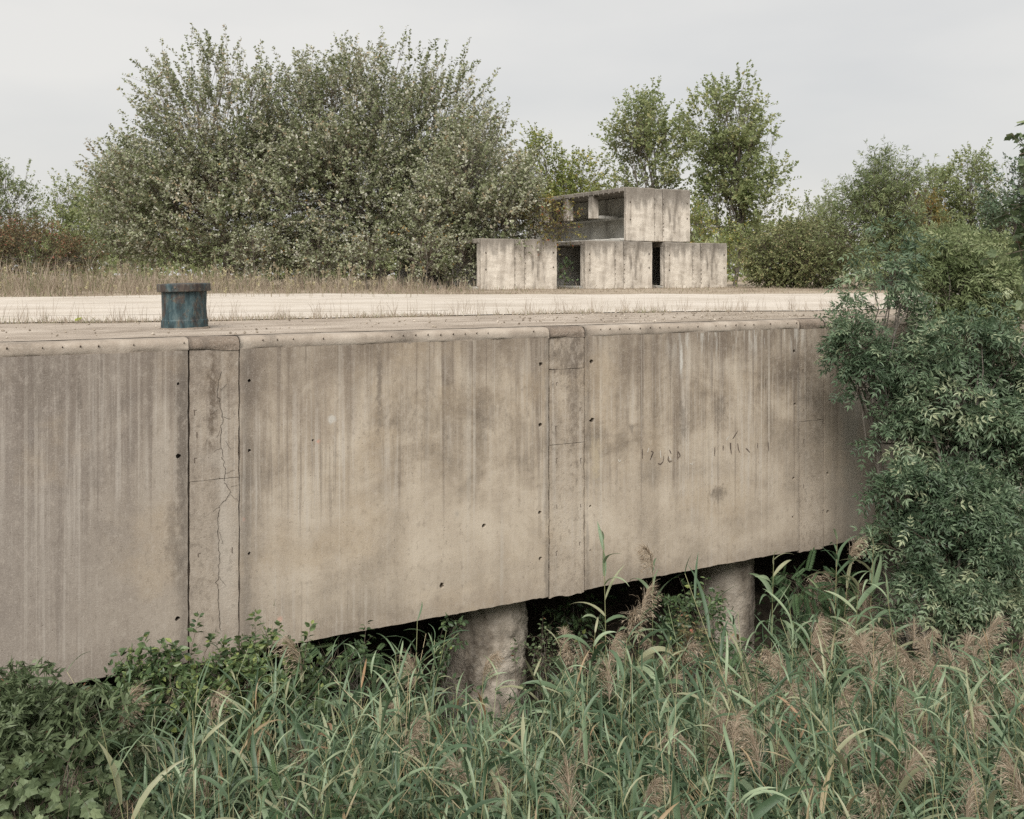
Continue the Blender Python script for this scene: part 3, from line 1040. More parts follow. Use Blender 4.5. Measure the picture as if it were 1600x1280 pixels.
link('crack', acc.mesh('crack', M['crack']), wall)['kind'] = 'stuff'
acc = Acc()
for x, y in [(866, 580), (868, 600), (867, 670), (868, 720), (869, 792), (868, 865), (905, 640), (906, 720), (906, 790), (904, 850), (1253, 580), (1254, 640), (1254, 690), (1254, 760), (1284, 660), (1284, 800), (303, 645), (307, 680), (303, 720), (309, 868), (362, 860)]:
    s, z = P2(x, y)
    k = .02 + .02 * rng.random()
    stroke(acc, wobble([(s, z + k), (s + .004, z - k)], .02, .002), .009, .0085)
    if rng.random() < .6:
        stroke(acc, wobble([(s, z + k * .8), (s + .03, z + k)], .02, .002), .006, .0085)
link('tie_scar', acc.mesh('tie_scar', M['mark']), wall)['kind'] = 'stuff'
# remnants of old painted characters across the third bay
acc = Acc()
for ch in [[(1002, 702), (1002, 717)], [(1018, 708), (1014, 719)], [(1015, 705), (1019, 707), (1014, 719)], [(1026, 724), (1030, 726), (1034, 722), (1035, 712)],
           [(1044, 703), (1047, 709)], [(1043, 713), (1042, 718), (1045, 722), (1048, 720)], [(1058, 705), (1061, 712), (1058, 716)], [(1057, 705), (1057, 718)], [(1115, 699), (1115, 713)], [(1128, 696), (1128, 704)],
           [(1139, 692), (1141, 710)], [(1140, 692), (1140, 708)], [(1151, 693), (1152, 702), (1154, 707)], [(1163, 700), (1170, 707)], [(1182, 692), (1182, 701)], [(1198, 691), (1199, 705)], [(1143, 686), (1151, 673)]]:
    w = wobble([P2(*p) for p in ch], .04, .003)
    stroke(acc, w, np.interp(np.linspace(0, 1, len(w)), [0, .4, 1], [.012, .022, .008]))
link('character_mark', acc.mesh('character_mark', M['mark']), wall)['kind'] = 'stuff'
acc = Acc()
for ch in [[(964, 718), (966, 722), (968, 719)], [(1076, 724), (1080, 726), (1081, 722)], [(1047, 719), (1044, 714)], [(1030, 704), (1031, 716)], [(1133, 688), (1137, 682)], [(1010, 707), (1012, 700)]]:
    w = wobble([P2(*p) for p in ch], .04, .002)
    stroke(acc, w, .012)
link('pale_scuff', acc.mesh('pale_scuff', M['mark_white']), wall)['kind'] = 'stuff'

# ================================================================== BOLLARD
bp = on_level(281, 515.5)
bol = empty('mooring_bollard', (bp[0], bp[1] + .2, .012))
bol.rotation_euler = (math.radians(.5), math.radians(-1.1), 0)
tag(bol, 'rusty blue steel mooring bollard with a wide flat rim on the quay edge', 'bollard')


def lathe(name, prof, mat, seg=48, jit=0.0):
    V = []
    for r, z in prof:
        for k in range(seg):
            a = 2 * math.pi * k / seg
            rr = r + jit * mnoise.noise(Vector((math.cos(a) * 2, math.sin(a) * 2, z * 5)))
            V.append((rr * math.cos(a), rr * math.sin(a), z))
    q = [[i * seg + k, i * seg + (k + 1) % seg, (i + 1) * seg + (k + 1) % seg, (i + 1) * seg + k] for i in range(len(prof) - 1) for k in range(seg)]
    me = np_mesh(name, V, [q], mat)
    return me


link('shaft', lathe('shaft', [(.312, -.03), (.312, .115), (.308, .122), (.302, .125), (.300, .132), (.299, .30), (.299, .515)], M['bollard_paint'], 48, .010), bol)
rim = link('rim', lathe('rim', [(.29, .512), (.345, .512), (.355, .518), (.357, .60), (.355, .615), (.346, .622), (.30, .624), (.0, .632)], M['bollard_rust'], 48, .005), bol)
bm = bmesh.new()
bmesh.ops.create_cone(bm, cap_ends=True, segments=12, radius1=.016, radius2=.016, depth=.02, matrix=Matrix.Translation((-.0, -.358, .575)) @ Matrix.Rotation(math.radians(90), 4, 'X'))
link('plug', bm_mesh('plug', bm, M['void']), rim)
link('base_collar', lathe('base_collar', [(.345, -.02), (.338, .004), (.328, .014), (.312, .02), (.30, .02)], M['cap_patch'], 40, .03), bol)

# ================================================================== STACKED CONCRETE BOXES
BW, BH, BD, TH = 3.62, 2.12, 8.8, .22


def box_mesh(name, lo, hi, mat, jit=.014, bev=.03, res=.24):
    bm = bmesh.new()
    lo, hi = np.array(lo), np.array(hi)
    bmesh.ops.create_cube(bm, size=1, matrix=Matrix.Translation((lo + hi) / 2) @ Matrix.Diagonal((*(hi - lo), 1)))
    if bev:
        bmesh.ops.bevel(bm, geom=bm.edges[:], offset=bev, segments=1, affect='EDGES')
    ed = [e for e in bm.edges if e.calc_length() > res]
    for _ in range(6):
        ed = [e for e in bm.edges if e.calc_length() > res]
        if not ed:
            break
        bmesh.ops.subdivide_edges(bm, edges=ed, cuts=1, use_grid_fill=True)
    off = Vector(rng.uniform(0, 50, 3))
    for v in bm.verts:
        a_, b_ = v.co * 2.1 + off, v.co * 9.0 + off
        v.co += Vector((mnoise.noise(a_), mnoise.noise(a_ + Vector((9, 0, 0))), mnoise.noise(a_ + Vector((0, 9, 0))))) * jit
        v.co += Vector((mnoise.noise(b_), mnoise.noise(b_ + Vector((9, 0, 0))), mnoise.noise(b_ + Vector((0, 9, 0))))) * jit * 1.3
    return bm_mesh(name, bm, mat)


def concrete_box(loc, label, top=False, rz=0.0, BH=2.12):
    """open-sided precast box; its long left side is open, the end faces the canal"""
    t = empty('concrete_box', loc, WALL_ROT + rz)
    tag(t, label, 'concrete box', 'stacked precast concrete boxes')
    w2 = BW / 2
    th = TH
    link('end_wall', box_mesh('end_wall', (0, 0, 0), (w2 - .24, th, BH), M['block']), t)
    link('end_wall', box_mesh('end_wall', (w2 + .24, 0, 0), (BW, th, BH), M['block']), t)
    link('joint_strip', box_mesh('joint_strip', (w2 - .23, .025, 0), (w2 + .23, th, BH - .01), M['block']), t)
    link('top_slab', box_mesh('top_slab', (0, th + .003, BH - .2), (BW, BD, BH), M['block']), t)
    link('floor_slab', box_mesh('floor_slab', (0, th + .003, 0), (BW, BD, .14), M['block_in']), t)
    bk = 1.9 if top else BW - .2
    link('back_wall', box_mesh('back_wall', (bk, th + .003, .143), (bk + .2, BD, BH - .203), M['block_in']), t)
    link('end_wall', box_mesh('end_wall', (0, BD + .003, 0), (BW, BD + .2, BH), M['block_in']), t)
    if top:
        link('ledge', box_mesh('ledge', (1.55, th + .003, 1.14), (1.897, BD, 1.22), M['block_in'], .006, .01), t)
        for k, y in enumerate((2.75, 4.95, 7.2)):
            link('rib', box_mesh('rib', (.03, y, 1.14), (.38, y + .4, BH - .203), M['block'], .008), t)
        link('tie_beam', box_mesh('tie_beam', (.383, 2.8, 1.14), (1.55, 3.05, 1.3), M['block_in'], .008), t)
        for y in np.arange(.5, BD, .42):
            link('slab_rib', box_mesh('slab_rib', (-.03, y, BH - .235), (.0, y + .06, BH - .01), M['block'], .004, .008), t)
    else:
        link('side_post', box_mesh('side_post', (0, th + .003, .143), (.16, th + .2, BH - .203), M['block'], .01, .02), t)
        link('rib', box_mesh('rib', (.3, 3.2, .143), (BW - .2, 3.42, BH - .203), M['block_in'], .008), t)
    acc = Acc()
    for x in (w2 - .25, w2 + .24):
        for k in range(9):
            z = .25 + k * .21 + .03 * rng.normal()
            r = .014 + .012 * rng.random()
            a = np.linspace(0, 2 * math.pi, 7, endpoint=False)
            V = [(x + r * math.cos(b) + .01 * rng.normal() * 0, -.016, z + r * 1.3 * math.sin(b)) for b in a]
            acc.add(V, [np.array([[0, 1, 2, 3, 4, 5, 6]])])
    for x, z in [(.2, BH * .72), (.2, BH * .4), (BW - .2, BH * .74), (BW - .2, BH * .45)]:
        r = .035
        a = np.linspace(0, 2 * math.pi, 9, endpoint=False)
        acc.add([(x + r * math.cos(b), -.016, z + r * math.sin(b)) for b in a], [np.array([list(range(9))])])
    link('tie_scar', acc.mesh('tie_scar', M['crack']), t)['kind'] = 'stuff'
    return t


def box_at(x, y_base, d):
    p = at(x, y_base, d)
    return np.array([p[0], p[1], float(up_z(p[0], p[1])) - .06])


b1 = box_at(752, 450, 40.0)
# further boxes stand along the same line, parallel to the quay
def along(p, x):
    k = (x - 800) / FPX
    t = (p[0] - k * p[1]) / (k * U[1] - U[0])
    return p + U * t


b2 = along(b1 + NRM * .1, 915)
b3 = along(b1 + NRM * .2, 1040)
b1[2] = b2[2] = b3[2] = .13
concrete_box(b1, 'leftmost stained concrete box on the ground, half hidden under the silvery poplar')
concrete_box(b2, 'middle concrete box of the bottom row, with a dark square opening on its left', rz=.01)
concrete_box(b3, 'right concrete box of the bottom row, with a narrow dark opening beside it', rz=-.01)
b4 = along(b1 + NRM * .35, 979)
b4[2] = b2[2] + BH + .02
concrete_box(b4, 'open sided concrete box with ribs and a ledge, resting on top of the others', True, BH=2.42)

# ================================================================== TREES AND BUSHES BEYOND THE ROAD
gz = .25
POP = dict(tmpl=RHOMB, up=.62, droop=.1, leaf_out=.6)


def gb(x, d, y=None):
    p = at(x, 440, d)
    return (p[0], p[1], float(up_z(p[0], p[1])))


def blobs(d, lst):
    return [blob_px(x, y, rx, ry, d + dd) for x, y, rx, ry, dd in lst]


make_plant('white_poplar', 'big silver grey poplar tree behind the bollard, left half of the large clump', 'tree', 'silvery poplars behind the road', gb(345, 47),
           blobs(47, [(335, 215, 118, 122, 0), (262, 325, 110, 100, -.5), (400, 320, 150, 118, -1), (215, 320, 62, 82, 1)]), 3100, 1.5, 27, size=.17, mat=M['poplar_white'],
           trunk_r=.2, nlimb=26, seed=1, gap=-.2, gap_sc=.6, tint=(.24, .99), odd=.004, fan=.28, **POP)
make_plant('white_poplar', 'tallest silver grey poplar tree, right half of the large clump', 'tree', 'silvery poplars behind the road', gb(590, 47),
           blobs(47, [(570, 202, 112, 124, 0), (660, 236, 118, 130, .5), (540, 320, 170, 120, -1), (690, 320, 120, 120, 0), (470, 210, 80, 100, .5)]), 3700, 1.55, 27, size=.17, mat=M['poplar_white'],
           trunk_r=.22, nlimb=30, seed=2, gap=-.2, gap_sc=.6, tint=(.24, .99), odd=.004, fan=.28, **POP)
make_plant('white_poplar', 'pale leaning poplar spreading over the leftmost concrete box', 'tree', 'silvery poplars behind the road', gb(700, 42.5),
           blobs(42.5, [(745, 290, 80, 95, 0), (790, 330, 50, 70, -.5), (690, 340, 70, 70, 0)]), 1100, 1.2, 24, size=.16, mat=M['poplar_white'], trunk_r=.11, nlimb=16, seed=3, gap=-.25, tint=(.34, .99), odd=.004, fan=.4, **POP)
for x, y, rx, ry, d, lb in [(665, 395, 36, 38, 40, 'small silvery poplar sucker just left of the leftmost concrete box'), (575, 395, 30, 32, 41, 'small silvery poplar sucker in the dry grass below the tallest poplar'),
                            (395, 392, 45, 30, 42, 'low silvery poplar sprout to the upper right of the bollard'), (500, 400, 40, 30, 42, 'low silvery sprout between the two halves of the poplar clump'),
                            (722, 400, 26, 44, 41.2, 'silvery poplar sucker leaning on the open left side of the leftmost box')]:
    make_plant('poplar_sucker', lb, 'shrub', 'poplar suckers at the road verge', gb(x, d), [blob_px(x, y, rx, ry, d)], 150, .6, 14, size=.13, mat=M['poplar_white'], trunk_r=.03, nlimb=6, seed=x, gap=-.5, tint=(.35, 1), odd=.0, **POP)

make_plant('poplar_tree', 'slender green poplar at the left of the pair behind the boxes', 'tree', 'green poplars behind the boxes', gb(1015, 57),
           blobs(57, [(1020, 222, 58, 66, 0), (1015, 300, 60, 56, 0), (985, 225, 36, 28, 0)]), 640, 1.2, 18, size=.215, mat=M['poplar'], trunk_r=.11, nlimb=24, seed=5, gap=-.08, gap_sc=.6, tint=(.2, .95), odd=.01, fan=.35, **POP)
make_plant('poplar_tree', 'taller green poplar right of the stacked boxes', 'tree', 'green poplars behind the boxes', gb(1150, 54),
           blobs(54, [(1135, 200, 62, 74, 0), (1160, 275, 68, 75, 0), (1130, 340, 60, 60, 0), (1190, 330, 40, 60, 0)]), 1050, 1.2, 18, size=.215, mat=M['poplar'], trunk_r=.12, nlimb=28, seed=6, gap=-.08, gap_sc=.6, tint=(.2, .95), odd=.01, fan=.35, **POP)
make_plant('poplar_tree', 'yellow green tree between the poplar clump and the stacked boxes', 'tree', None, gb(880, 60),
           blobs(60, [(855, 285, 48, 60, 0), (905, 290, 48, 46, 0), (835, 262, 18, 55, 0), (880, 320, 70, 40, 0)]), 1000, .95, 14, size=.18, mat=M['yellowgreen'], trunk_r=.1, nlimb=14, seed=7, gap=-.3, odd=.03, **POP)
make_plant('autumn_shrub', 'yellow and red autumn shrub growing against the top concrete box', 'shrub', None, gb(836, 43.5),
           blobs(43.5, [(825, 345, 34, 45, 0), (850, 350, 30, 30, -1.5), (880, 345, 30, 22, -2.2)]), 230, .7, 9, FOLD, .14, M['autumn'], .04, 14, seed=8, gap=-.3, tint=(.0, .75), odd=.06, up=.3)
make_plant('green_shrub', 'small leafy shrub inside the gap between the left and middle boxes', 'shrub', None, tuple(along(b1, 885) + NRM * 1.2 + np.array([0, 0, .05])),
           blobs(42.5, [(880, 425, 12, 14, -.3)]), 26, .4, 7, FOLD, .16, M['shrub'], .02, 5, seed=9, gap=-1, up=.3)
make_plant('autumn_shrub', 'yellowish shrub peeking out right of the top concrete box', 'shrub', None, gb(1090, 50), blobs(50, [(1090, 365, 24, 36, 0), (1150, 400, 20, 40, 0)]), 240, .6, 10, FOLD, .15, M['yellowgreen'], .04, 8, seed=10, gap=-.4, odd=.12)
# bramble thicket right of the boxes
for i, (x, y, rx, ry, d, lb) in enumerate([(1212, 402, 46, 42, 46, 'dense olive bramble thicket next to the right concrete box'), (1275, 395, 60, 52, 45, 'dense bramble thicket just left of the ash sapling'),
                                           (1235, 372, 45, 28, 50, 'taller bramble mound behind the two thickets')]):
    make_plant('bramble_bush', lb, 'bush', 'brambles right of the boxes', gb(x, d), [blob_px(x, y, rx, ry, d), blob_px(x + 10, y + 20, rx, ry * .7, d)], 950, .55, 14, FOLD, .13, M['bramble'], .04, 8, up=.25, droop=.35, seed=20 + i, gap=-.35, gap_sc=1.1, odd=.05)
# trees to the right
for i, (nm, x, d, bl, ns, mat, lb, cat) in enumerate([
        ('acacia_tree', 1385, 40, [(1385, 318, 45, 70, 0), (1345, 350, 50, 60, 0), (1420, 345, 45, 70, 0), (1380, 410, 70, 50, 0)], 1300, 'ash_light', 'green feathery tree rising directly above the ash sapling', 'tree'),
        ('poplar_tree', 1300, 70, [(1268, 345, 14, 40, 0), (1290, 345, 12, 40, 0), (1285, 385, 40, 40, 0)], 420, 'poplar', 'small far poplar with two thin spires behind the brambles', 'tree'),
        ('poplar_tree', 1465, 58, [(1465, 315, 26, 52, 0), (1450, 385, 50, 50, 0)], 700, 'poplar', 'narrow green poplar between the feathery tree and the tall spired one', 'tree'),
        ('poplar_tree', 1520, 56, [(1520, 295, 28, 55, 0), (1525, 375, 48, 60, 0)], 800, 'poplar', 'tall spired poplar near the right edge', 'tree'),
        ('dark_tree', 1590, 50, [(1590, 340, 45, 85, 0), (1570, 380, 40, 60, 0), (1640, 340, 50, 90, 0)], 1300, 'ash', 'dark dense tree at the right edge of the picture', 'tree'),
        ('autumn_shrub', 1442, 52, [(1442, 350, 26, 40, 0)], 260, 'autumn', 'orange tinted shrub among the right hand trees', 'shrub'),
        ('bramble_bush', 1490, 44, [(1480, 415, 70, 40, 0), (1560, 420, 60, 40, 0)], 1200, 'ash_light', 'long low thicket behind the right ash trees', 'bush')]):
    t_ = SLIM if nm == 'acacia_tree' else RHOMB
    make_plant(nm, lb, cat, None, gb(x, d), blobs(d, bl), ns, .95, 15, t_, .24 if nm == 'acacia_tree' else .165, M[mat], .09, 16, seed=30 + i, gap=-.25, gap_sc=.7, tint=(.02, .88), odd=.02, up=.7)
# trees to the left
for i, (nm, x, d, bl, ns, mat, lb, cat) in enumerate([
        ('poplar_tree', 108, 62, [(105, 345, 22, 62, 0), (125, 370, 40, 60, 0)], 620, 'poplar', 'narrow green poplar at the left of the big poplar clump', 'tree'),
        ('poplar_tree', 195, 56, [(195, 320, 38, 90, 0), (160, 340, 30, 70, 0), (215, 370, 60, 60, 0)], 1000, 'poplar', 'green poplar merging into the left side of the silver clump', 'tree'),
        ('poplar_tree', 20, 66, [(20, 330, 42, 62, 0), (-30, 320, 50, 70, 0)], 700, 'ash_light', 'bluish green tree at the left edge behind the russet bush', 'tree'),
        ('russet_bush', 60, 44, [(40, 388, 75, 36, 0), (110, 402, 46, 22, 0), (-40, 380, 60, 40, 0)], 1200, 'redbush', 'russet brown bush at the left edge behind the dry grass', 'bush')]):
    make_plant(nm, lb, cat, None, gb(x, d), blobs(d, bl), ns, .9 if nm != 'russet_bush' else .7, 15, RHOMB if nm != 'russet_bush' else FOLD, .165 if nm != 'russet_bush' else .12, M[mat], .09, 14, seed=40 + i, gap=-.28, gap_sc=.7, tint=(.02, .88), odd=.02 if nm != 'russet_bush' else .06, up=.65 if nm != 'russet_bush' else .3)
# far wood closing the horizon
acc = Acc()
nf = 36000
xs = rng.uniform(-140, 150, nf)
ys = rng.uniform(85, 125, nf)
hh = 4.2 + 2.0 * np.array([mnoise.noise(Vector((x * .07, y * .05, 1))) for x, y in zip(xs, ys)]) + 1.0 * np.array([mnoise.noise(Vector((x * .35, y * .2, 1))) for x, y in zip(xs, ys)])
O = np.stack([xs, ys, .1 + hh * rng.random(nf) ** .6], 1)
scatter(acc, RHOMB[0], RHOMB[1], O, unit(rng.normal(size=(nf, 3)) + np.array([0, 0, .6])), unit(rng.normal(size=(nf, 3)) + np.array([0, 0, .6])), .55 + .3 * rng.random(nf), np.clip(rng.normal(.4, .2, nf), 0, .9))
o = link('far_wood', acc.mesh('far_wood', M['poplar']))
o['kind'] = 'stuff'
tag(o, 'far green wood closing the horizon behind all the trees', 'wood')

# ================================================================== DRY GRASS
acc = Acc()


def blades(acc, X, Y, h, wd, tint, spread=.5, K=3, lean=.35):
    n = len(X)
    B = np.stack([X, Y, up_z(X, Y)], 1)
    ribbons(acc, B, rng.uniform(0, 2 * math.pi, n), np.radians(90) - np.abs(rng.normal(0, lean, n)), h, wd, np.abs(rng.normal(0, spread, n)), tint, K=K, keel=0, twist=rng.uniform(0, 3, n),
            prof=np.interp(np.linspace(0, 1, K + 1), [0, .6, 1], [1, .8, .1]))


# verge between the road and the trees
nb = 62000
sx_ = rng.uniform(-24, 62, nb)
near = np.interp(sx_, fe[:, 0], fe[:, 1])
nn_ = near - .05 + rng.random(nb) ** 1.35 * 13
pw = P0[None, :2] + sx_[:, None] * U[None, :2] + nn_[:, None] * NRM[None, :2]
X, Y = pw[:, 0], pw[:, 1]
inside = np.zeros(nb, bool)
for b in (b1, b2, b3):
    loc = np.stack([(X - b[0]) * U[0] + (Y - b[1]) * U[1], (X - b[0]) * NRM[0] + (Y - b[1]) * NRM[1]], 1)
    inside |= (loc[:, 0] > .0) & (loc[:, 0] < BW) & (loc[:, 1] > 0) & (loc[:, 1] < BD)
inside |= (Y > 60) | (Y < 25)
frontal = (nn_ < to_sn(b1)[1]) & (sx_ > to_sn(b1)[0] - 1) & (sx_ < to_sn(b3)[0] + 8)
inside |= frontal & (rng.random(nb) < .5)
leftness = np.clip((2 - X) / 20, 0, 1)
clump = np.array([mnoise.noise(Vector((x * .8, y * .8, 4))) for x, y in zip(X, Y)])
keep = ~inside & (clump + rng.normal(0, .16, nb) > -.12)
X, Y, clump, leftness, edge_d = X[keep], Y[keep], clump[keep], leftness[keep], (nn_ - near)[keep]
h = np.where(frontal[keep], .45, 1.0) * (.11 + .36 * leftness + .55 * np.clip(clump + .1, 0, 1) * (.3 + leftness)) * (.35 + 1.1 * rng.random(len(X)) ** 1.5) * np.clip(.35 + edge_d * .35, .3, 1.25)
tn = np.clip(rng.normal(.42, .2, len(X)) + .15 * clump, 0, .8)
tn = np.where(rng.random(len(X)) < .10 + .08 * leftness, rng.uniform(.9, 1, len(X)), tn)
blades(acc, X, Y, h * 1.25, .012 + .012 * rng.random(len(X)), tn, .45, 3, .38)
o = link('dry_grass', acc.mesh('dry_grass', M['hay']))
o['kind'] = 'stuff'
tag(o, 'dry tan grass along the far side of the gravel road', 'grass')
# pale seed heads on taller weeds at the left
acc = Acc()
nw = 420
X = rng.uniform(-24, -3, nw)
Y = rng.uniform(31, 42, nw)
hw = .3 + .85 * rng.random(nw) ** 1.5
B = np.stack([X, Y, up_z(X, Y)], 1)
T_ = B + np.stack([rng.normal(0, .08, nw), rng.normal(0, .08, nw), hw], 1)
sticks(acc, B, T_, .008, .005, np.full(nw, .2))
idx = np.repeat(np.arange(nw), 12)
O = T_[idx] - np.stack([np.zeros(len(idx)), np.zeros(len(idx)), rng.random(len(idx)) * .22 * np.repeat(rng.random(nw) + .3, 12)], 1)
scatter(acc, FOLD[0], FOLD[1], O, unit(rng.normal(size=(len(idx), 3)) + np.array([0, 0, .8])), rand_dirs(len(idx)), .05 + .05 * rng.random(len(idx)), np.repeat(rng.random(nw), 12))
o = link('weed_stalks', acc.mesh('weed_stalks', M['seedhead']))
o['kind'] = 'stuff'
tag(o, 'tall weeds with pale yellow seed heads at the left verge', 'weeds')
# grass in the joint between quay concrete and road, sparse stalks on the right
acc = Acc()
nb = 9000
s_ = rng.uniform(-13, 21, nb)
cl = np.array([mnoise.noise(Vector((s * 1.1, 2.2, 0))) + .6 * mnoise.noise(Vector((s * 5, 7.2, 0))) for s in s_])
dens = np.interp(s_, [-13, 7, 9, 21], [.8, .7, .3, .25])
keep = cl + rng.normal(0, .22, nb) > .45 - dens
s_ = s_[keep]
n_ = np.interp(s_, edge[:, 0], edge[:, 1]) + rng.normal(.12, .14, len(s_))
pw = P0[None, :2] + s_[:, None] * U[None, :2] + n_[:, None] * NRM[None, :2]
tn = np.clip(rng.normal(.5, .18, len(s_)), 0, .8)
tn = np.where(rng.random(len(s_)) < .2, .92, tn)
blades(acc, pw[:, 0], pw[:, 1], (.05 + .11 * rng.random(len(s_)) ** 2) * (1 + .3 * cl[keep]), .006 + .005 * rng.random(len(s_)), tn, .7, 3, .5)
nb = 260
s_ = rng.uniform(-6, 20, nb)
n_ = np.interp(s_, edge[:, 0], edge[:, 1]) + rng.uniform(-.1, .9, nb)
pw = P0[None, :2] + s_[:, None] * U[None, :2] + n_[:, None] * NRM[None, :2]
idx = np.repeat(np.arange(nb), 5)
blades(acc, pw[idx, 0] + rng.normal(0, .03, len(idx)), pw[idx, 1] + rng.normal(0, .03, len(idx)), .14 + .28 * rng.random(len(idx)), np.full(len(idx), .005), np.clip(rng.normal(.35, .2, len(idx)), 0, .85), .4, 3, .22)
o = link('joint_grass', acc.mesh('joint_grass', M['hay']))
o['kind'] = 'stuff'
tag(o, 'thin dry grass growing in the joint between quay concrete and gravel road', 'grass')
# loose grit on the quay
acc = Acc()
ngv = 3800
s_ = rng.uniform(-8, 20, ngv)
e_ = np.interp(s_, edge[:, 0], edge[:, 1])
pile_w = np.exp(-((s_ - 10.5) / 3.2) ** 2)
keep = rng.random(ngv) < .22 + .9 * pile_w
s_, e_ = s_[keep], e_[keep]
n_ = .4 + (e_ - .3) * rng.random(len(s_))
pw = P0[None, :2] + s_[:, None] * U[None, :2] + n_[:, None] * NRM[None, :2]
ico = np.array([[1, 0, 0], [-1, 0, 0], [0, 1, 0], [0, -1, 0], [0, 0, .8], [0, 0, -.8]]) * .5
icf = [np.array([[0, 2, 4], [2, 1, 4], [1, 3, 4], [3, 0, 4], [2, 0, 5], [1, 2, 5], [3, 1, 5], [0, 3, 5]])]
sz_ = .012 + .045 * rng.random(len(s_)) ** 3
O = np.stack([pw[:, 0], pw[:, 1], .008 + sz_ * .25], 1)
scatter(acc, ico, icf, O, rand_dirs(len(s_)), rand_dirs(len(s_)), sz_, rng.random(len(s_)))
o = link('gravel', acc.mesh('gravel', leaf_mat('grit', [(0, (.17, .14, .11)), (.6, (.33, .285, .23)), (1, (.47, .42, .355))], .95, 0, .1)))
o['kind'] = 'stuff'
tag(o, 'loose limestone grit scattered along the top of the quay', 'gravel')
# scrap of plastic on the quay
p = on_level(122, 504)
bm = bmesh.new()
vv = [bm.verts.new(c) for c in [(-.055, 0, .01), (.05, .01, .025), (.062, .0, .075), (.0, -.01, .062), (-.05, .0, .045), (-.02, .035, .02), (.045, .04, .03)]]
for f in [(0, 1, 3, 4), (1, 2, 3), (0, 5, 6, 1)]:
    bm.faces.new([vv[i] for i in f])
bmesh.ops.solidify(bm, geom=bm.faces[:], thickness=.003)
o = link('plastic_scrap', bm_mesh('plastic_scrap', bm, plain('lime_plastic', (.50, .60, .06), .5)))
o.location = (p[0], p[1], .01)
tag(o, 'crumpled bright lime yellow plastic scrap lying on the quay left of the bollard', 'litter')

# ================================================================== ASH TREES IN FRONT OF THE WALL (right)
ASHK = dict(tmpl=ASH, up=.45, droop=.25, leaf_out=.75, parts=('trunk', 'crown'))


def bed(x, d):
    return ((x - 800) / FPX * d, d, BED)


make_plant('ash_tree', 'slim dark green ash sapling hugging the wall, its crown reaching over the quay edge', 'tree', 'ash trees at the right end of the wall', bed(1392, 15.4),
           blobs(15.4, [(1380, 425, 34, 30, 0), (1342, 545, 30, 30, 0), (1405, 500, 44, 44, .2), (1385, 655, 30, 34, 0), (1440, 640, 40, 60, .3), (1335, 490, 22, 18, 0), (1430, 570, 34, 44, .2), (1350, 590, 22, 22, -.1), (1390, 610, 22, 20, 0)]),
           300, .26, 8, extra=[(at(x, y, 15.3), at(x + dx, y + dy, 15.2)) for x, y, dx, dy in [(1345, 520, -48, -22), (1350, 470, -40, -42), (1375, 400, -20, -60), (1400, 395, 22, -66), (1345, 590, -44, 14), (1375, 680, -34, 20), (1330, 500, -30, 8), (1420, 410, 40, -50)]], size=.25, mat=M['ash'], trunk_r=.05, nlimb=22, seed=51, gap=-.1, gap_sc=1.7, odd=.02, tint=(0, .95), fork=.5, twig_r=.004, **ASHK)
make_plant('ash_tree', 'largest bushy ash tree filling the right edge, lit tips on dark foliage', 'tree', 'ash trees at the right end of the wall', bed(1510, 15.0),
           blobs(15.0, [(1500, 620, 62, 56, 0), (1560, 690, 70, 74, 0), (1475, 715, 56, 50, 0), (1575, 570, 44, 50, 0), (1510, 545, 40, 32, 0), (1600, 640, 50, 80, .3)]),
           560, .28, 8, extra=[(at(x, y, 14.9), at(x + dx, y + dy, 14.8)) for x, y, dx, dy in [(1450, 600, -40, -40), (1500, 560, -10, -70), (1560, 520, 10, -80), (1440, 690, -60, 6), (1530, 540, 20, -76), (1455, 640, -56, -24), (1440, 730, -50, 26)]], size=.27, mat=M['ash'], trunk_r=.09, nlimb=26, seed=52, gap=-.09, gap_sc=1.6, odd=.03, tint=(.05, 1), fork=.35, twig_r=.004, **ASHK)
make_plant('ash_tree', 'low spreading ash bush at the foot of the larger ash tree', 'bush', 'ash trees at the right end of the wall', bed(1490, 14.2),
           blobs(14.2, [(1415, 775, 32, 34, .2), (1415, 850, 34, 36, .2), (1480, 850, 64, 62, 0), (1500, 780, 60, 40, .4), (1560, 820, 54, 44, 0), (1500, 940, 54, 34, 0), (1440, 925, 28, 34, 0), (1590, 900, 44, 44, .6)]),
           760, .28, 8, size=.25, mat=M['ash'], trunk_r=.06, nlimb=20, seed=53, gap=-.09, gap_sc=1.7, odd=.03, tint=(0, 1), fork=.1, twig_r=.004, **ASHK)
make_plant('ash_tree', 'lighter green feathery tree standing behind the largest ash, above the quay edge', 'tree', 'ash trees at the right end of the wall', bed(1530, 16.6),
           blobs(16.6, [(1500, 455, 50, 40, 0), (1560, 445, 44, 34, 0), (1530, 520, 50, 40, 0), (1450, 430, 26, 24, 0), (1485, 395, 28, 22, 0)]),
           330, .4, 8, size=.26, mat=M['ash_light'], trunk_r=.06, nlimb=18, seed=54, gap=-.3, gap_sc=1.2, odd=.02, tint=(0, .95), fork=.55, twig_r=.004, **ASHK)
# a leafy branch entering at the right edge
make_plant('maple_sapling', 'broad leaved bright green sapling cut off by the right edge', 'tree', None, bed(1640, 10.5),
           blobs(10.5, [(1612, 225, 18, 22, 0), (1618, 385, 30, 55, 0), (1640, 300, 30, 90, 0)]), 60, .35, 6, LOBED, .13, M['vine'], .035, 9, seed=55, gap=-1, up=.3, droop=.6, fork=.6)

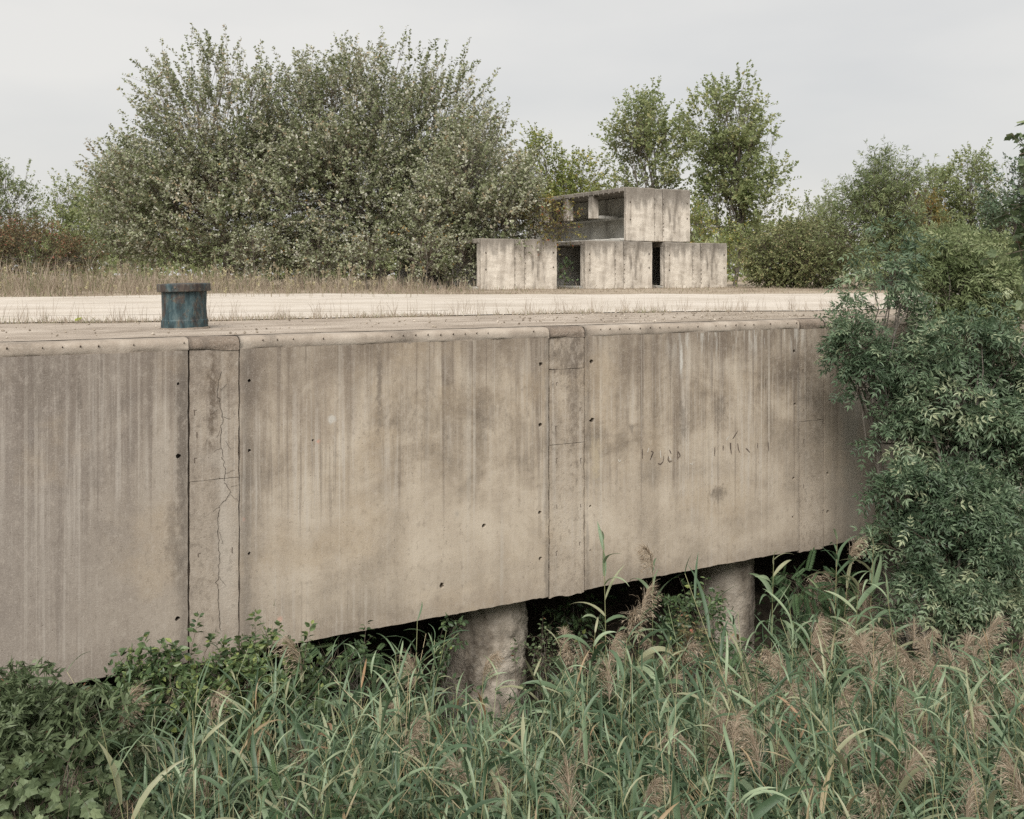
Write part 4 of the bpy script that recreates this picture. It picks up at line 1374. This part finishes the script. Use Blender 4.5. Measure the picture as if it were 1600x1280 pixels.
# ================================================================== SHRUBS AND VINES BELOW THE WALL (left)
for i, (x, d, bl, ns, ex, lb) in enumerate([
        (250, 10.9, [(235, 1055, 40, 34, 0), (270, 1090, 60, 46, -.2), (215, 1095, 40, 40, 0), (325, 1085, 50, 38, 0)], 280, [((232, 1020), (222, 985)), ((300, 1010), (312, 945)), ((320, 1020), (338, 975)), ((270, 1020), (276, 1000)), ((345, 1020), (352, 985))],
         'glossy green shrub at the foot of the leftmost joint strip, shoots against the wall'),
        (405, 11.1, [(400, 1042, 44, 26, 0), (440, 1055, 34, 24, 0), (390, 1090, 56, 40, -.2), (460, 1090, 42, 36, 0)], 210, [((400, 1010), (398, 938)), ((425, 1010), (440, 965)), ((375, 1010), (380, 985)), ((478, 1010), (487, 962)), ((455, 1020), (452, 985)), ((412, 1020), (418, 970))],
         'light green shrub with upright leafy shoots below the middle panel, next to the dark gap')]):
    make_plant('leafy_shrub', lb, 'shrub', None, bed(x, d), blobs(d, bl), ns, .24, 10, OVAL, .10, M['shrub'], .025, 16, up=.55, droop=.15, seed=60 + i, gap=-.4, gap_sc=2, odd=.03, tint=(.05, .95),
               extra=[(at(*a, d), at(*b, d)) for a, b in ex], twig_r=.003, fork=.25, leaf_out=.8)
make_plant('creeper_mound', 'mound of drooping creeper with five fingered leaves in the lower left corner', 'creeper', None, bed(60, 8.8),
           blobs(8.8, [(55, 1110, 60, 44, 0), (120, 1125, 44, 34, .2), (20, 1165, 60, 60, -.2), (100, 1185, 62, 46, 0), (-30, 1120, 50, 70, 0), (170, 1180, 30, 34, .3)]), 300, .25, 7, CREEPER, .17, M['vine'], .03, 12, wild=1.1, up=.1, droop=.75,
           seed=64, gap=-.4, gap_sc=2, odd=.004, tint=(0, .75), leaf_out=.7, twig_r=.003)
make_plant('grape_vine', 'wild grape vine with broad lobed leaves at the very bottom left', 'vine', None, bed(120, 7.9),
           blobs(7.9, [(120, 1215, 45, 26, 0), (60, 1262, 60, 26, 0), (180, 1268, 50, 24, 0), (-10, 1250, 50, 40, 0)]), 110, .25, 6, LOBED, .115, M['vine'], .025, 12, wild=1.3, up=.15, droop=.45, seed=65, gap=-.4, gap_sc=2, odd=.0, tint=(.0, .85), leaf_out=.8, twig_r=.003)
# climbers and feathery plants in the gap under the wall
for i, (nm, x, d, bl, ns, ex, tm, sz_l, mt, lb, cat) in enumerate([
        ('climber', 560, 12.3, [(545, 1035, 14, 25, 0), (570, 1015, 10, 20, 0)], 10, [((568, 1050), (572, 990)), ((545, 1050), (552, 1010))], OVAL, .10, 'shrub', 'round leaved climber hanging in the dark gap left of the rough pile', 'climber'),
        ('climber', 705, 13.2, [(700, 1000, 14, 40, 0), (690, 1050, 18, 30, 0)], 26, [((703, 1030), (712, 962)), ((690, 1060), (688, 1010))], OVAL, .085, 'shrub', 'leafy climber trailing down the left side of the rough pile', 'climber'),
        ('climber', 845, 13.6, [(845, 1030, 12, 50, 0), (858, 1060, 20, 40, 0)], 40, [((845, 1060), (846, 952)), ((805, 1040), (803, 980))], OVAL, .06, 'vine', 'upright leafy sprout just right of the rough pile', 'sapling'),
        ('climber', 890, 15.4, [(885, 960, 26, 30, 0), (905, 985, 30, 30, 0)], 60, [], OVAL, .11, 'shrub', 'dark leafy climber under the joint right of the rough pile', 'climber'),
        ('feathery_sapling', 540, 12.6, [(510, 1035, 40, 20, 0), (560, 1070, 50, 30, 0)], 50, [], FERN, .34, 'fern', 'feathery sapling in the shade left of the rough pile', 'sapling'),
        ('feathery_sapling', 1275, 14.6, [(1270, 915, 38, 18, 0), (1280, 950, 36, 30, 0)], 46, [], FERN, .36, 'fern', 'feathery fern like sapling in the gap right of the smooth pile', 'sapling'),
        ('feathery_sapling', 1130, 13.3, [(1120, 1060, 55, 30, 0), (1160, 1080, 45, 35, 0)], 75, [], FERN, .32, 'fern', 'low feathery plants at the foot of the smooth pile', 'sapling'),
        ('climber', 1080, 14.9, [(1085, 960, 34, 36, 0), (1060, 990, 30, 40, 0), (1115, 990, 20, 40, 0)], 130, [], OVAL, .10, 'shrub', 'dark creeper covering the left side of the smooth pile', 'climber'),
        ('red_shrub', 1078, 13.2, [(1078, 1010, 18, 34, 0), (1085, 1050, 20, 30, 0)], 60, [], OVAL, .06, 'redbush', 'thin reddish shrub left of the smooth pile', 'shrub'),
        ('feathery_sapling', 480, 8.2, [(480, 1262, 50, 22, 0)], 22, [], FERN, .28, 'fern', 'feathery seedling near the bottom edge below the reeds', 'sapling')]):
    make_plant(nm, lb, cat, None, bed(x, d), blobs(d, bl), ns, .28, 8 if tm is OVAL else 3, tm, sz_l, M[mt], .016, 8, up=.35, droop=.3, seed=70 + i, gap=-1, odd=.02, tint=(0, .85),
               extra=[(at(*a, d), at(*b, d)) for a, b in ex], twig_r=.003, fork=.3, leaf_out=.8)

# leafy undergrowth on the marsh floor and on the bank under the quay
acc = Acc()
nu = 26000
s_ = rng.uniform(-9, 26, nu)
n_ = rng.uniform(-8.5, 3.4, nu)
zf = np.where(n_ > .9, BED + .15 + (n_ - .9) * .95, BED)
hgt = rng.random(nu) ** .8 * np.where(n_ > .6, .45, 1.15)
keep = (n_ < .6) | (rng.random(nu) < .35)
s_, n_, zf, hgt = s_[keep], n_[keep], zf[keep], hgt[keep]
O = P0[None] + s_[:, None] * U[None] + n_[:, None] * NRM[None] + np.stack([np.zeros(len(s_)), np.zeros(len(s_)), zf + hgt], 1)
scatter(acc, OVAL[0], OVAL[1], O, unit(rng.normal(size=(len(s_), 3)) * [1, 1, .4]), unit(rng.normal(size=(len(s_), 3)) * .5 + [0, 0, 1]), .09 + .08 * rng.random(len(s_)), np.clip(rng.normal(.35, .2, len(s_)), 0, .9))
o = link('undergrowth', acc.mesh('undergrowth', M['shrub']))
o['kind'] = 'stuff'
tag(o, 'leafy undergrowth in the shade beneath the reeds and the quay', 'undergrowth')

# ================================================================== REEDS
def reed_shape(h, lean, az, nleaf, t0=.3, lmin=.34, lmax=.62, wmul=1.0, wind=None):
    """stem polyline and leaf parameters for one reed, base at the origin"""
    tt = np.linspace(0, 1, 7)
    ld = np.array([math.cos(az), math.sin(az), 0])
    stem = np.array([ld * lean * h * t ** 1.8 + np.array([0, 0, h * t * (1 - .12 * lean * t)]) for t in tt])
    lt = np.linspace(t0, 1.0, nleaf) + rng.normal(0, .012, nleaf)
    lt = np.clip(lt, t0, 1)
    B = np.stack([np.interp(lt, tt, stem[:, k]) for k in range(3)], 1)
    a0 = rng.uniform(0, 2 * math.pi)
    la = a0 + math.pi * np.arange(nleaf) + rng.normal(0, .8, nleaf)
    el = np.radians(np.interp(lt, [t0, 1], [26, 60]) + rng.normal(0, 15, nleaf))
    L = np.interp(lt, [t0, .6, .85, 1], [lmin, lmax, lmax, lmin * .85]) * rng.uniform(.75, 1.2, nleaf)
    wd = L * (.035 + .06 * rng.random(nleaf) ** 1.5) * wmul
    dr = np.radians(np.interp(lt, [t0, 1], [115, 65])) * rng.uniform(.25, 1.6, nleaf)
    return stem, B, la, el, L, wd, dr


def plume_mesh(seed, size=.34, lean=.7):
    acc = Acc()
    n = 150
    t = rng.random(n)
    az0 = rng.uniform(0, 6.28)
    axis = np.stack([lean * .45 * t ** 2 * math.cos(az0), lean * .45 * t ** 2 * math.sin(az0), t * (1 - .35 * lean * t)], 1) * size
    az = az0 + rng.normal(0, .7, n)
    ribbons(acc, axis, az, np.radians(rng.uniform(30, 80, n)), size * (.75 - .35 * t) * rng.uniform(.5, 1.25, n), np.full(n, .0036), np.radians(rng.uniform(50, 150, n)), rng.random(n), K=4, keel=0,
            prof=np.array([.6, 1, 1, .8, .3]), twist=rng.uniform(0, 3, n))
    # spikelet tufts
    m = 130
    j = rng.integers(0, n, m)
    u = rng.uniform(.35, 1.0, m)
    O = axis[j] + np.stack([np.cos(az[j]) * u * size * .33, np.sin(az[j]) * u * size * .33, size * (.22 * u - .34 * u * u)], 1) + rng.normal(0, .016, (m, 3))
    scatter(acc, SLIM[0], SLIM[1], O, unit(np.stack([np.cos(az[j]), np.sin(az[j]), rng.normal(-.6, .4, m)], 1)), rand_dirs(m), .035 + .03 * rng.random(m), rng.random(m))
    tube(acc, [(0, 0, -.05), (axis[:, 0].max() * .2, axis[:, 1].max() * .2, size * .5), (axis[np.argmax(t), 0], axis[np.argmax(t), 1], axis[np.argmax(t), 2])], [.006, .004, .002], 4, .4)
    return acc.mesh('plume', M['plume'])


PLUMES = [plume_mesh(k, .36 + .05 * (k % 3), .5 + .2 * (k % 4)) for k in range(7)]


def build_reed(h, lean, az, nleaf, plume=None, wmul=1.0, tint=.55, t0=.35, lmax=.58):
    root = empty('reed', (0, 0, 0))
    stem, B, la, el, L, wd, dr = reed_shape(h, lean, az, nleaf, t0=t0, lmax=lmax, wmul=wmul)
    acc = Acc()
    tube(acc, stem, np.linspace(.0085, .004, len(stem)), 6, .5 + .3 * rng.random())
    link('stem', acc.mesh('stem', M['reed_stem'], True), root)
    for k in range(nleaf):
        acc = Acc()
        ribbons(acc, np.zeros((1, 3)), la[k:k + 1], el[k:k + 1], L[k:k + 1], wd[k:k + 1], dr[k:k + 1], np.array([np.clip(tint + .24 * rng.normal(), .05, .93)]), K=8,
                twist=rng.normal(0, .5, 1), curve=rng.normal(0, .5, 1))
        lf = link('leaf', acc.mesh('leaf', M['reed'], True), root)
        lf.location = B[k]
    if plume is not None:
        p = link('plume', PLUMES[plume % len(PLUMES)], root)
        p.location = stem[-1]
        p.rotation_euler = (0, 0, rng.uniform(0, 6.28))
    return root


def copy_thing(src, loc, rz, sc=1.0):
    r = src.copy()
    C.objects.link(r)
    r.location, r.rotation_euler, r.scale = loc, (0, 0, rz), (sc, sc, sc)
    for ch in src.children:
        c = ch.copy()
        C.objects.link(c)
        c.parent = r
    return r


# --- reeds that stand out singly
single = [(943, 842, 13.3, None, 8, .02, 'thin reed shoot against the wall, left of the tall plumed reed'),
          (1020, 890, 13.2, 1, 9, .03, 'tall reed with a pink plume in front of the wall, right of the second joint'),
          (1209, 868, 13.6, None, 9, .02, 'tall broad leaved reed in front of the gap right of the smooth pile'),
          (1308, 842, 13.9, None, 11, .02, 'tall reed shoot rising in front of the wall end'),
          (1328, 872, 14.0, 3, 9, .06, 'plumed reed touching the wall bottom beside the ash bush'),
          (1365, 846, 13.8, None, 12, .03, 'tall leafy reed in front of the low ash bush'),
          (1342, 905, 13.6, None, 12, .05, 'leafy reed between the tall shoot and the low ash bush'),
          (985, 985, 12.6, 2, 9, .12, 'reed with the densest brown plume between the two piles'),
          (1002, 965, 12.8, 5, 8, .05, 'plumed reed directly below the tall plumed reed'),
          (952, 1035, 12.2, 4, 9, .15, 'drooping plumed reed left of the densest plume'),
          (895, 1045, 12.5, 0, 8, .05, 'small plumed reed right of the rough pile'),
          (755, 1055, 12.2, 6, 9, .10, 'plumed reed in front of the rough pile'),
          (625, 1020, 11.6, None, 12, .03, 'tall green reed clump shoot left of the rough pile'),
          (660, 1045, 11.8, None, 11, .10, 'leaning green reed just left of the rough pile'),
          (472, 1050, 11.0, 2, 8, .05, 'plumed reed among the light green shrub'),
          (330, 1125, 10.2, 1, 8, .06, 'plumed reed in front of the glossy shrub'),
          (186, 1140, 9.6, 5, 7, .05, 'small plumed reed beside the creeper mound'),
          (600, 1125, 10.8, 3, 9, .15, 'drooping plumed reed left of center above the bottom reeds'),
          (650, 1160, 10.4, 0, 9, .2, 'nodding plumed reed below the rough pile'),
          (1345, 1040, 12.4, 1, 9, .05, 'plumed reed in front of the low ash bush'),
          (1398, 1035, 12.6, 4, 9, .12, 'plumed reed right below the low ash bush'),
          (1540, 1010, 12.8, 2, 9, .05, 'highest plumed reed near the right edge'),
          (1085, 1185, 9.6, 3, 10, .25, 'large fluffy plumed reed low in the middle right'),
          (1125, 1160, 9.8, 6, 10, .2, 'plumed reed just right of the large fluffy one'),
          (1255, 1255, 8.8, 0, 9, .25, 'nodding plume at the bottom edge right of center'),
          (1435, 1215, 9.2, 4, 10, .2, 'big plumed reed at lower right'),
          (1305, 1120, 10.6, 5, 9, .15, 'plumed reed in the middle of the right hand reeds'),
          (1480, 1085, 11.2, 2, 9, .1, 'plumed reed right of the middle of the right hand reeds'),
          (1590, 1075, 11.4, 1, 9, .1, 'plumed reed cut by the right edge'),
          (1230, 1070, 11.6, 6, 9, .12, 'plumed reed above the orange dry reed'),
          (1180, 1110, 10.8, 4, 9, .1, 'plumed reed left of the orange dry reed'),
          (1395, 1130, 10.4, 0, 9, .15, 'plumed reed above the big lower right plume'),
          (775, 1235, 8.9, None, 13, .1, 'broad leaved reed at the bottom center'),
          (640, 1200, 9.0, None, 12, .2, 'arching pale reed at the bottom, left of center'),
          (1440, 1160, 9.2, None, 12, .02, 'fresh upright reed shoot near the lower right'),
          (1290, 1150, 8.8, None, 9, .02, 'bright green upright reed shoot at the bottom'),
          (1232, 935, 13.4, None, 10, .10, 'leaning leafy reed right of the smooth pile'),
          (1268, 985, 13.0, None, 11, .08, 'leafy reed in front of the fern like sapling'),
          (1322, 960, 13.2, None, 12, .04, 'dense leafy reed below the tall shoots at the wall end'),
          (1385, 915, 13.4, None, 11, .08, 'reed leaning over the low ash bush'),
          (930, 985, 12.6, None, 10, .08, 'leafy reed in the gap between the two piles'),
          (1045, 1000, 12.5, None, 11, .12, 'arching leafy reed just left of the reddish shrub'),
          (875, 1010, 12.3, None, 10, .06, 'upright leafy reed just right of the rough pile'),
          (580, 1050, 11.2, None, 11, .07, 'leafy reed in front of the dark gap left of the rough pile')]
for x, y, d, pl, nl, ln, lb in single:
    tp = at(x, y, d)
    hh_ = tp[2] - BED
    az = rng.uniform(0, 6.28)
    r = build_reed(hh_, ln, az, nl + 3, pl, 1.6, .66, t0=.52, lmax=.62)
    r.location = (tp[0] - math.cos(az) * ln * hh_, tp[1] - math.sin(az) * ln * hh_, BED)
    tag(r, lb, 'reed', 'reeds standing out from the bed')
# dry orange reed leaves
for x, y, d, lb in [(655, 0, 0, ''), ]:
    pass
for x, y, d, lb in [(520, 1135, 9.6, 'dead orange reed with hanging leaves at the bottom left'), (1250, 1110, 10.2, 'orange dry reed leaves in the right hand reeds')]:
    tp = at(x, y, d)
    root = empty('dead_reed', (tp[0], tp[1], BED))
    tag(root, lb, 'reed')
    acc = Acc()
    tube(acc, [(0, 0, 0), (.01, 0, (tp[2] - BED) * .5), (0, 0, tp[2] - BED)], [.008, .006, .004], 5, .9)
    link('stem', acc.mesh('stem', M['reed_stem'], True), root)
    for k in range(5):
        acc = Acc()
        ribbons(acc, np.zeros((1, 3)), np.array([rng.uniform(0, 6.28)]), np.array([.5 if 'hanging' in lb else .6]), np.array([.36 + .1 * rng.random()]), np.array([.035]), np.array([2.2 if 'hanging' in lb else .8]), np.array([rng.random()]), K=7, twist=rng.normal(0, .6, 1))
        lf = link('leaf', acc.mesh('leaf', M['reed_dry'], True), root)
        lf.location = (0, 0, (tp[2] - BED) * (.97 - .03 * k))

# --- a hundred or so further reeds of the front rows, copies of a few kinds
protos = [build_reed(1.9 + .12 * (k % 4), .14 + .09 * (k % 5), k * 1.1, 11 + k % 4, (k if k in (7,) else None), 1.1, .45 + .04 * (k % 6)) for k in range(12)]
cnt = 0
spots = []
while len(spots) < 110:
    x = rng.uniform(180, 1640)
    y = rng.uniform(1090, 1330)
    d = np.interp(y, [1090, 1330], [11.4, 7.9]) + rng.normal(0, .25)
    tp = at(x, y, d)
    spots.append((x, y, d, tp))
for i, (x, y, d, tp) in enumerate(spots):
    k = i % 12
    src = protos[k]
    hgt = 1.9 + .12 * (k % 4)
    sc = float(np.clip((tp[2] - BED) / hgt, .7, 1.35))
    loc = (tp[0], tp[1], BED)
    rz = rng.uniform(0, 6.28)
    if i < 12:
        r = src
        r.location, r.rotation_euler, r.scale = loc, (0, 0, rz), (sc, sc, sc)
    else:
        r = copy_thing(src, loc, rz, sc)
    tag(r, 'green reed in the front rows of the dense reed bed below the wall', 'reed', 'front rows of the reed bed')

# --- the mass of the reed bed
acc, acs = Acc(), Acc()
nst = 3200
x_ = rng.uniform(-60, 1720, nst * 3)
d_ = np.sqrt(rng.uniform(6.6 ** 2, 16.5 ** 2, nst * 3))
X, Y = (x_ - 800) / FPX * d_, d_
nn_ = (X - P0[0]) * NRM[0] + (Y - P0[1]) * NRM[1]
ok = (nn_ < -.35) & (nn_ > -8.3)
patch = np.array([mnoise.noise(Vector((a * .55, b * .55, 8))) for a, b in zip(X, Y)])
# shrubs own the left; a clearing in front of the rough pile and of the smooth one
left_gap = (x_ < np.interp(d_, [7, 9.5, 10.5, 13], [170, 190, 270, 380])) & (rng.random(len(x_)) < .84)
clear1 = (x_ > 500) & (x_ < 860) & (d_ > np.interp(x_, [500, 680, 700, 840, 860], [11.2, 11.6, 10.9, 10.9, 12.1]))
clear2 = (x_ > 1040) & (x_ < 1260) & (d_ > 12.9)
clear3 = (x_ > 1370) & (d_ > 14.2)
ok &= ~left_gap & ~clear1 & ~clear2 & ~clear3 & (patch + rng.normal(0, .3, len(x_)) > -.45)
X, Y, x_, patch = X[ok][:nst], Y[ok][:nst], x_[ok][:nst], patch[ok][:nst]
wallgap = -((X - P0[0]) * NRM[0] + (Y - P0[1]) * NRM[1])
for i in range(len(X)):
    h_ = np.interp(Y[i], [7, 9, 11, 12.2, 14], [2.35, 2.2, 1.9, 1.5, 1.15]) * (1 + .24 * rng.normal() + .22 * patch[i])
    nl = rng.integers(10, 16)
    stem, B, la, el, L, wd, dr = reed_shape(max(.8, h_), abs(rng.normal(0, .34)), rng.uniform(0, 6.28), nl, t0=.22, lmax=.62 * rng.uniform(.65, 1.2), wmul=1.0)
    base = np.array([X[i], Y[i], BED])
    tb = np.clip(.47 + .25 * patch[i] + .15 * rng.normal() + .24 * rng.normal(size=nl), .02, .93)
    tb = np.where(rng.random(nl) < .035, rng.uniform(.94, 1.0, nl), tb)
    ribbons(acc, B + base, la, el, L, wd, dr, tb, K=6, twist=rng.normal(0, .6, nl), curve=rng.normal(0, .5, nl))
    tube(acs, stem[::2] + base, np.linspace(.007, .003, 4), 3, rng.random())
for i in rng.choice(len(X), 170, replace=False):
    b_ = np.array([X[i] + .1 * rng.normal(), Y[i] + .1 * rng.normal(), BED])
    hd = np.interp(Y[i], [7, 9, 11, 14], [2.4, 2.3, 2.05, 1.6]) * rng.uniform(.8, 1.12)
    top_ = b_ + np.array([.3 * rng.normal(), .3 * rng.normal(), hd])
    tube(acs, [b_, (b_ + top_) / 2 + rng.normal(0, .03, 3), top_], [.006, .005, .003], 4, 1.0)
    m_ = int(rng.integers(1, 5))
    tl = rng.uniform(.6, .98, m_)
    ribbons(acc, b_ + (top_ - b_) * tl[:, None], rng.uniform(0, 6.28, m_), rng.uniform(-.2, .7, m_), rng.uniform(.2, .4, m_), rng.uniform(.012, .024, m_), rng.uniform(.8, 2.2, m_), rng.uniform(.955, 1.0, m_), K=6, twist=rng.normal(0, 1.2, m_))
o = link('reed_bed', acc.mesh('reed_bed', M['reed'], True))
o['kind'] = 'stuff'
tag(o, 'dense green reed bed filling the marsh below the wall', 'reeds')
st = link('stalks', acs.mesh('stalks', M['reed_stem']), o)
st['kind'] = 'stuff'
# plumes scattered in the bed, more to the right
sel = np.where(rng.random(len(X)) < np.interp(x_, [0, 900, 1100, 1600], [.005, .012, .045, .065]))[0]
acc = Acc()
for i in sel:
    src = PLUMES[rng.integers(0, len(PLUMES))]
    v = np.empty(len(src.vertices) * 3, np.float32)
    src.vertices.foreach_get('co', v)
    v = v.reshape(-1, 3) * rng.uniform(.75, 1.1)
    a = rng.uniform(0, 6.28)
    v = v @ np.array([[math.cos(a), math.sin(a), 0], [-math.sin(a), math.cos(a), 0], [0, 0, 1]])
    h_ = np.interp(Y[i], [7, 9, 11, 14], [2.35, 2.25, 2.05, 1.65]) * (1 + .1 * rng.normal())
    tn = np.empty(len(src.vertices), np.float32)
    src.attributes['tint'].data.foreach_get('value', tn)
    pol = {}
    for p in src.polygons:
        pol.setdefault(len(p.vertices), []).append(list(p.vertices))
    acc.add(v + np.array([X[i], Y[i], BED + h_]), [np.array(f) for f in pol.values()], tn)
pl = link('plumes', acc.mesh('plumes', M['plume']), o)
pl['kind'] = 'stuff'
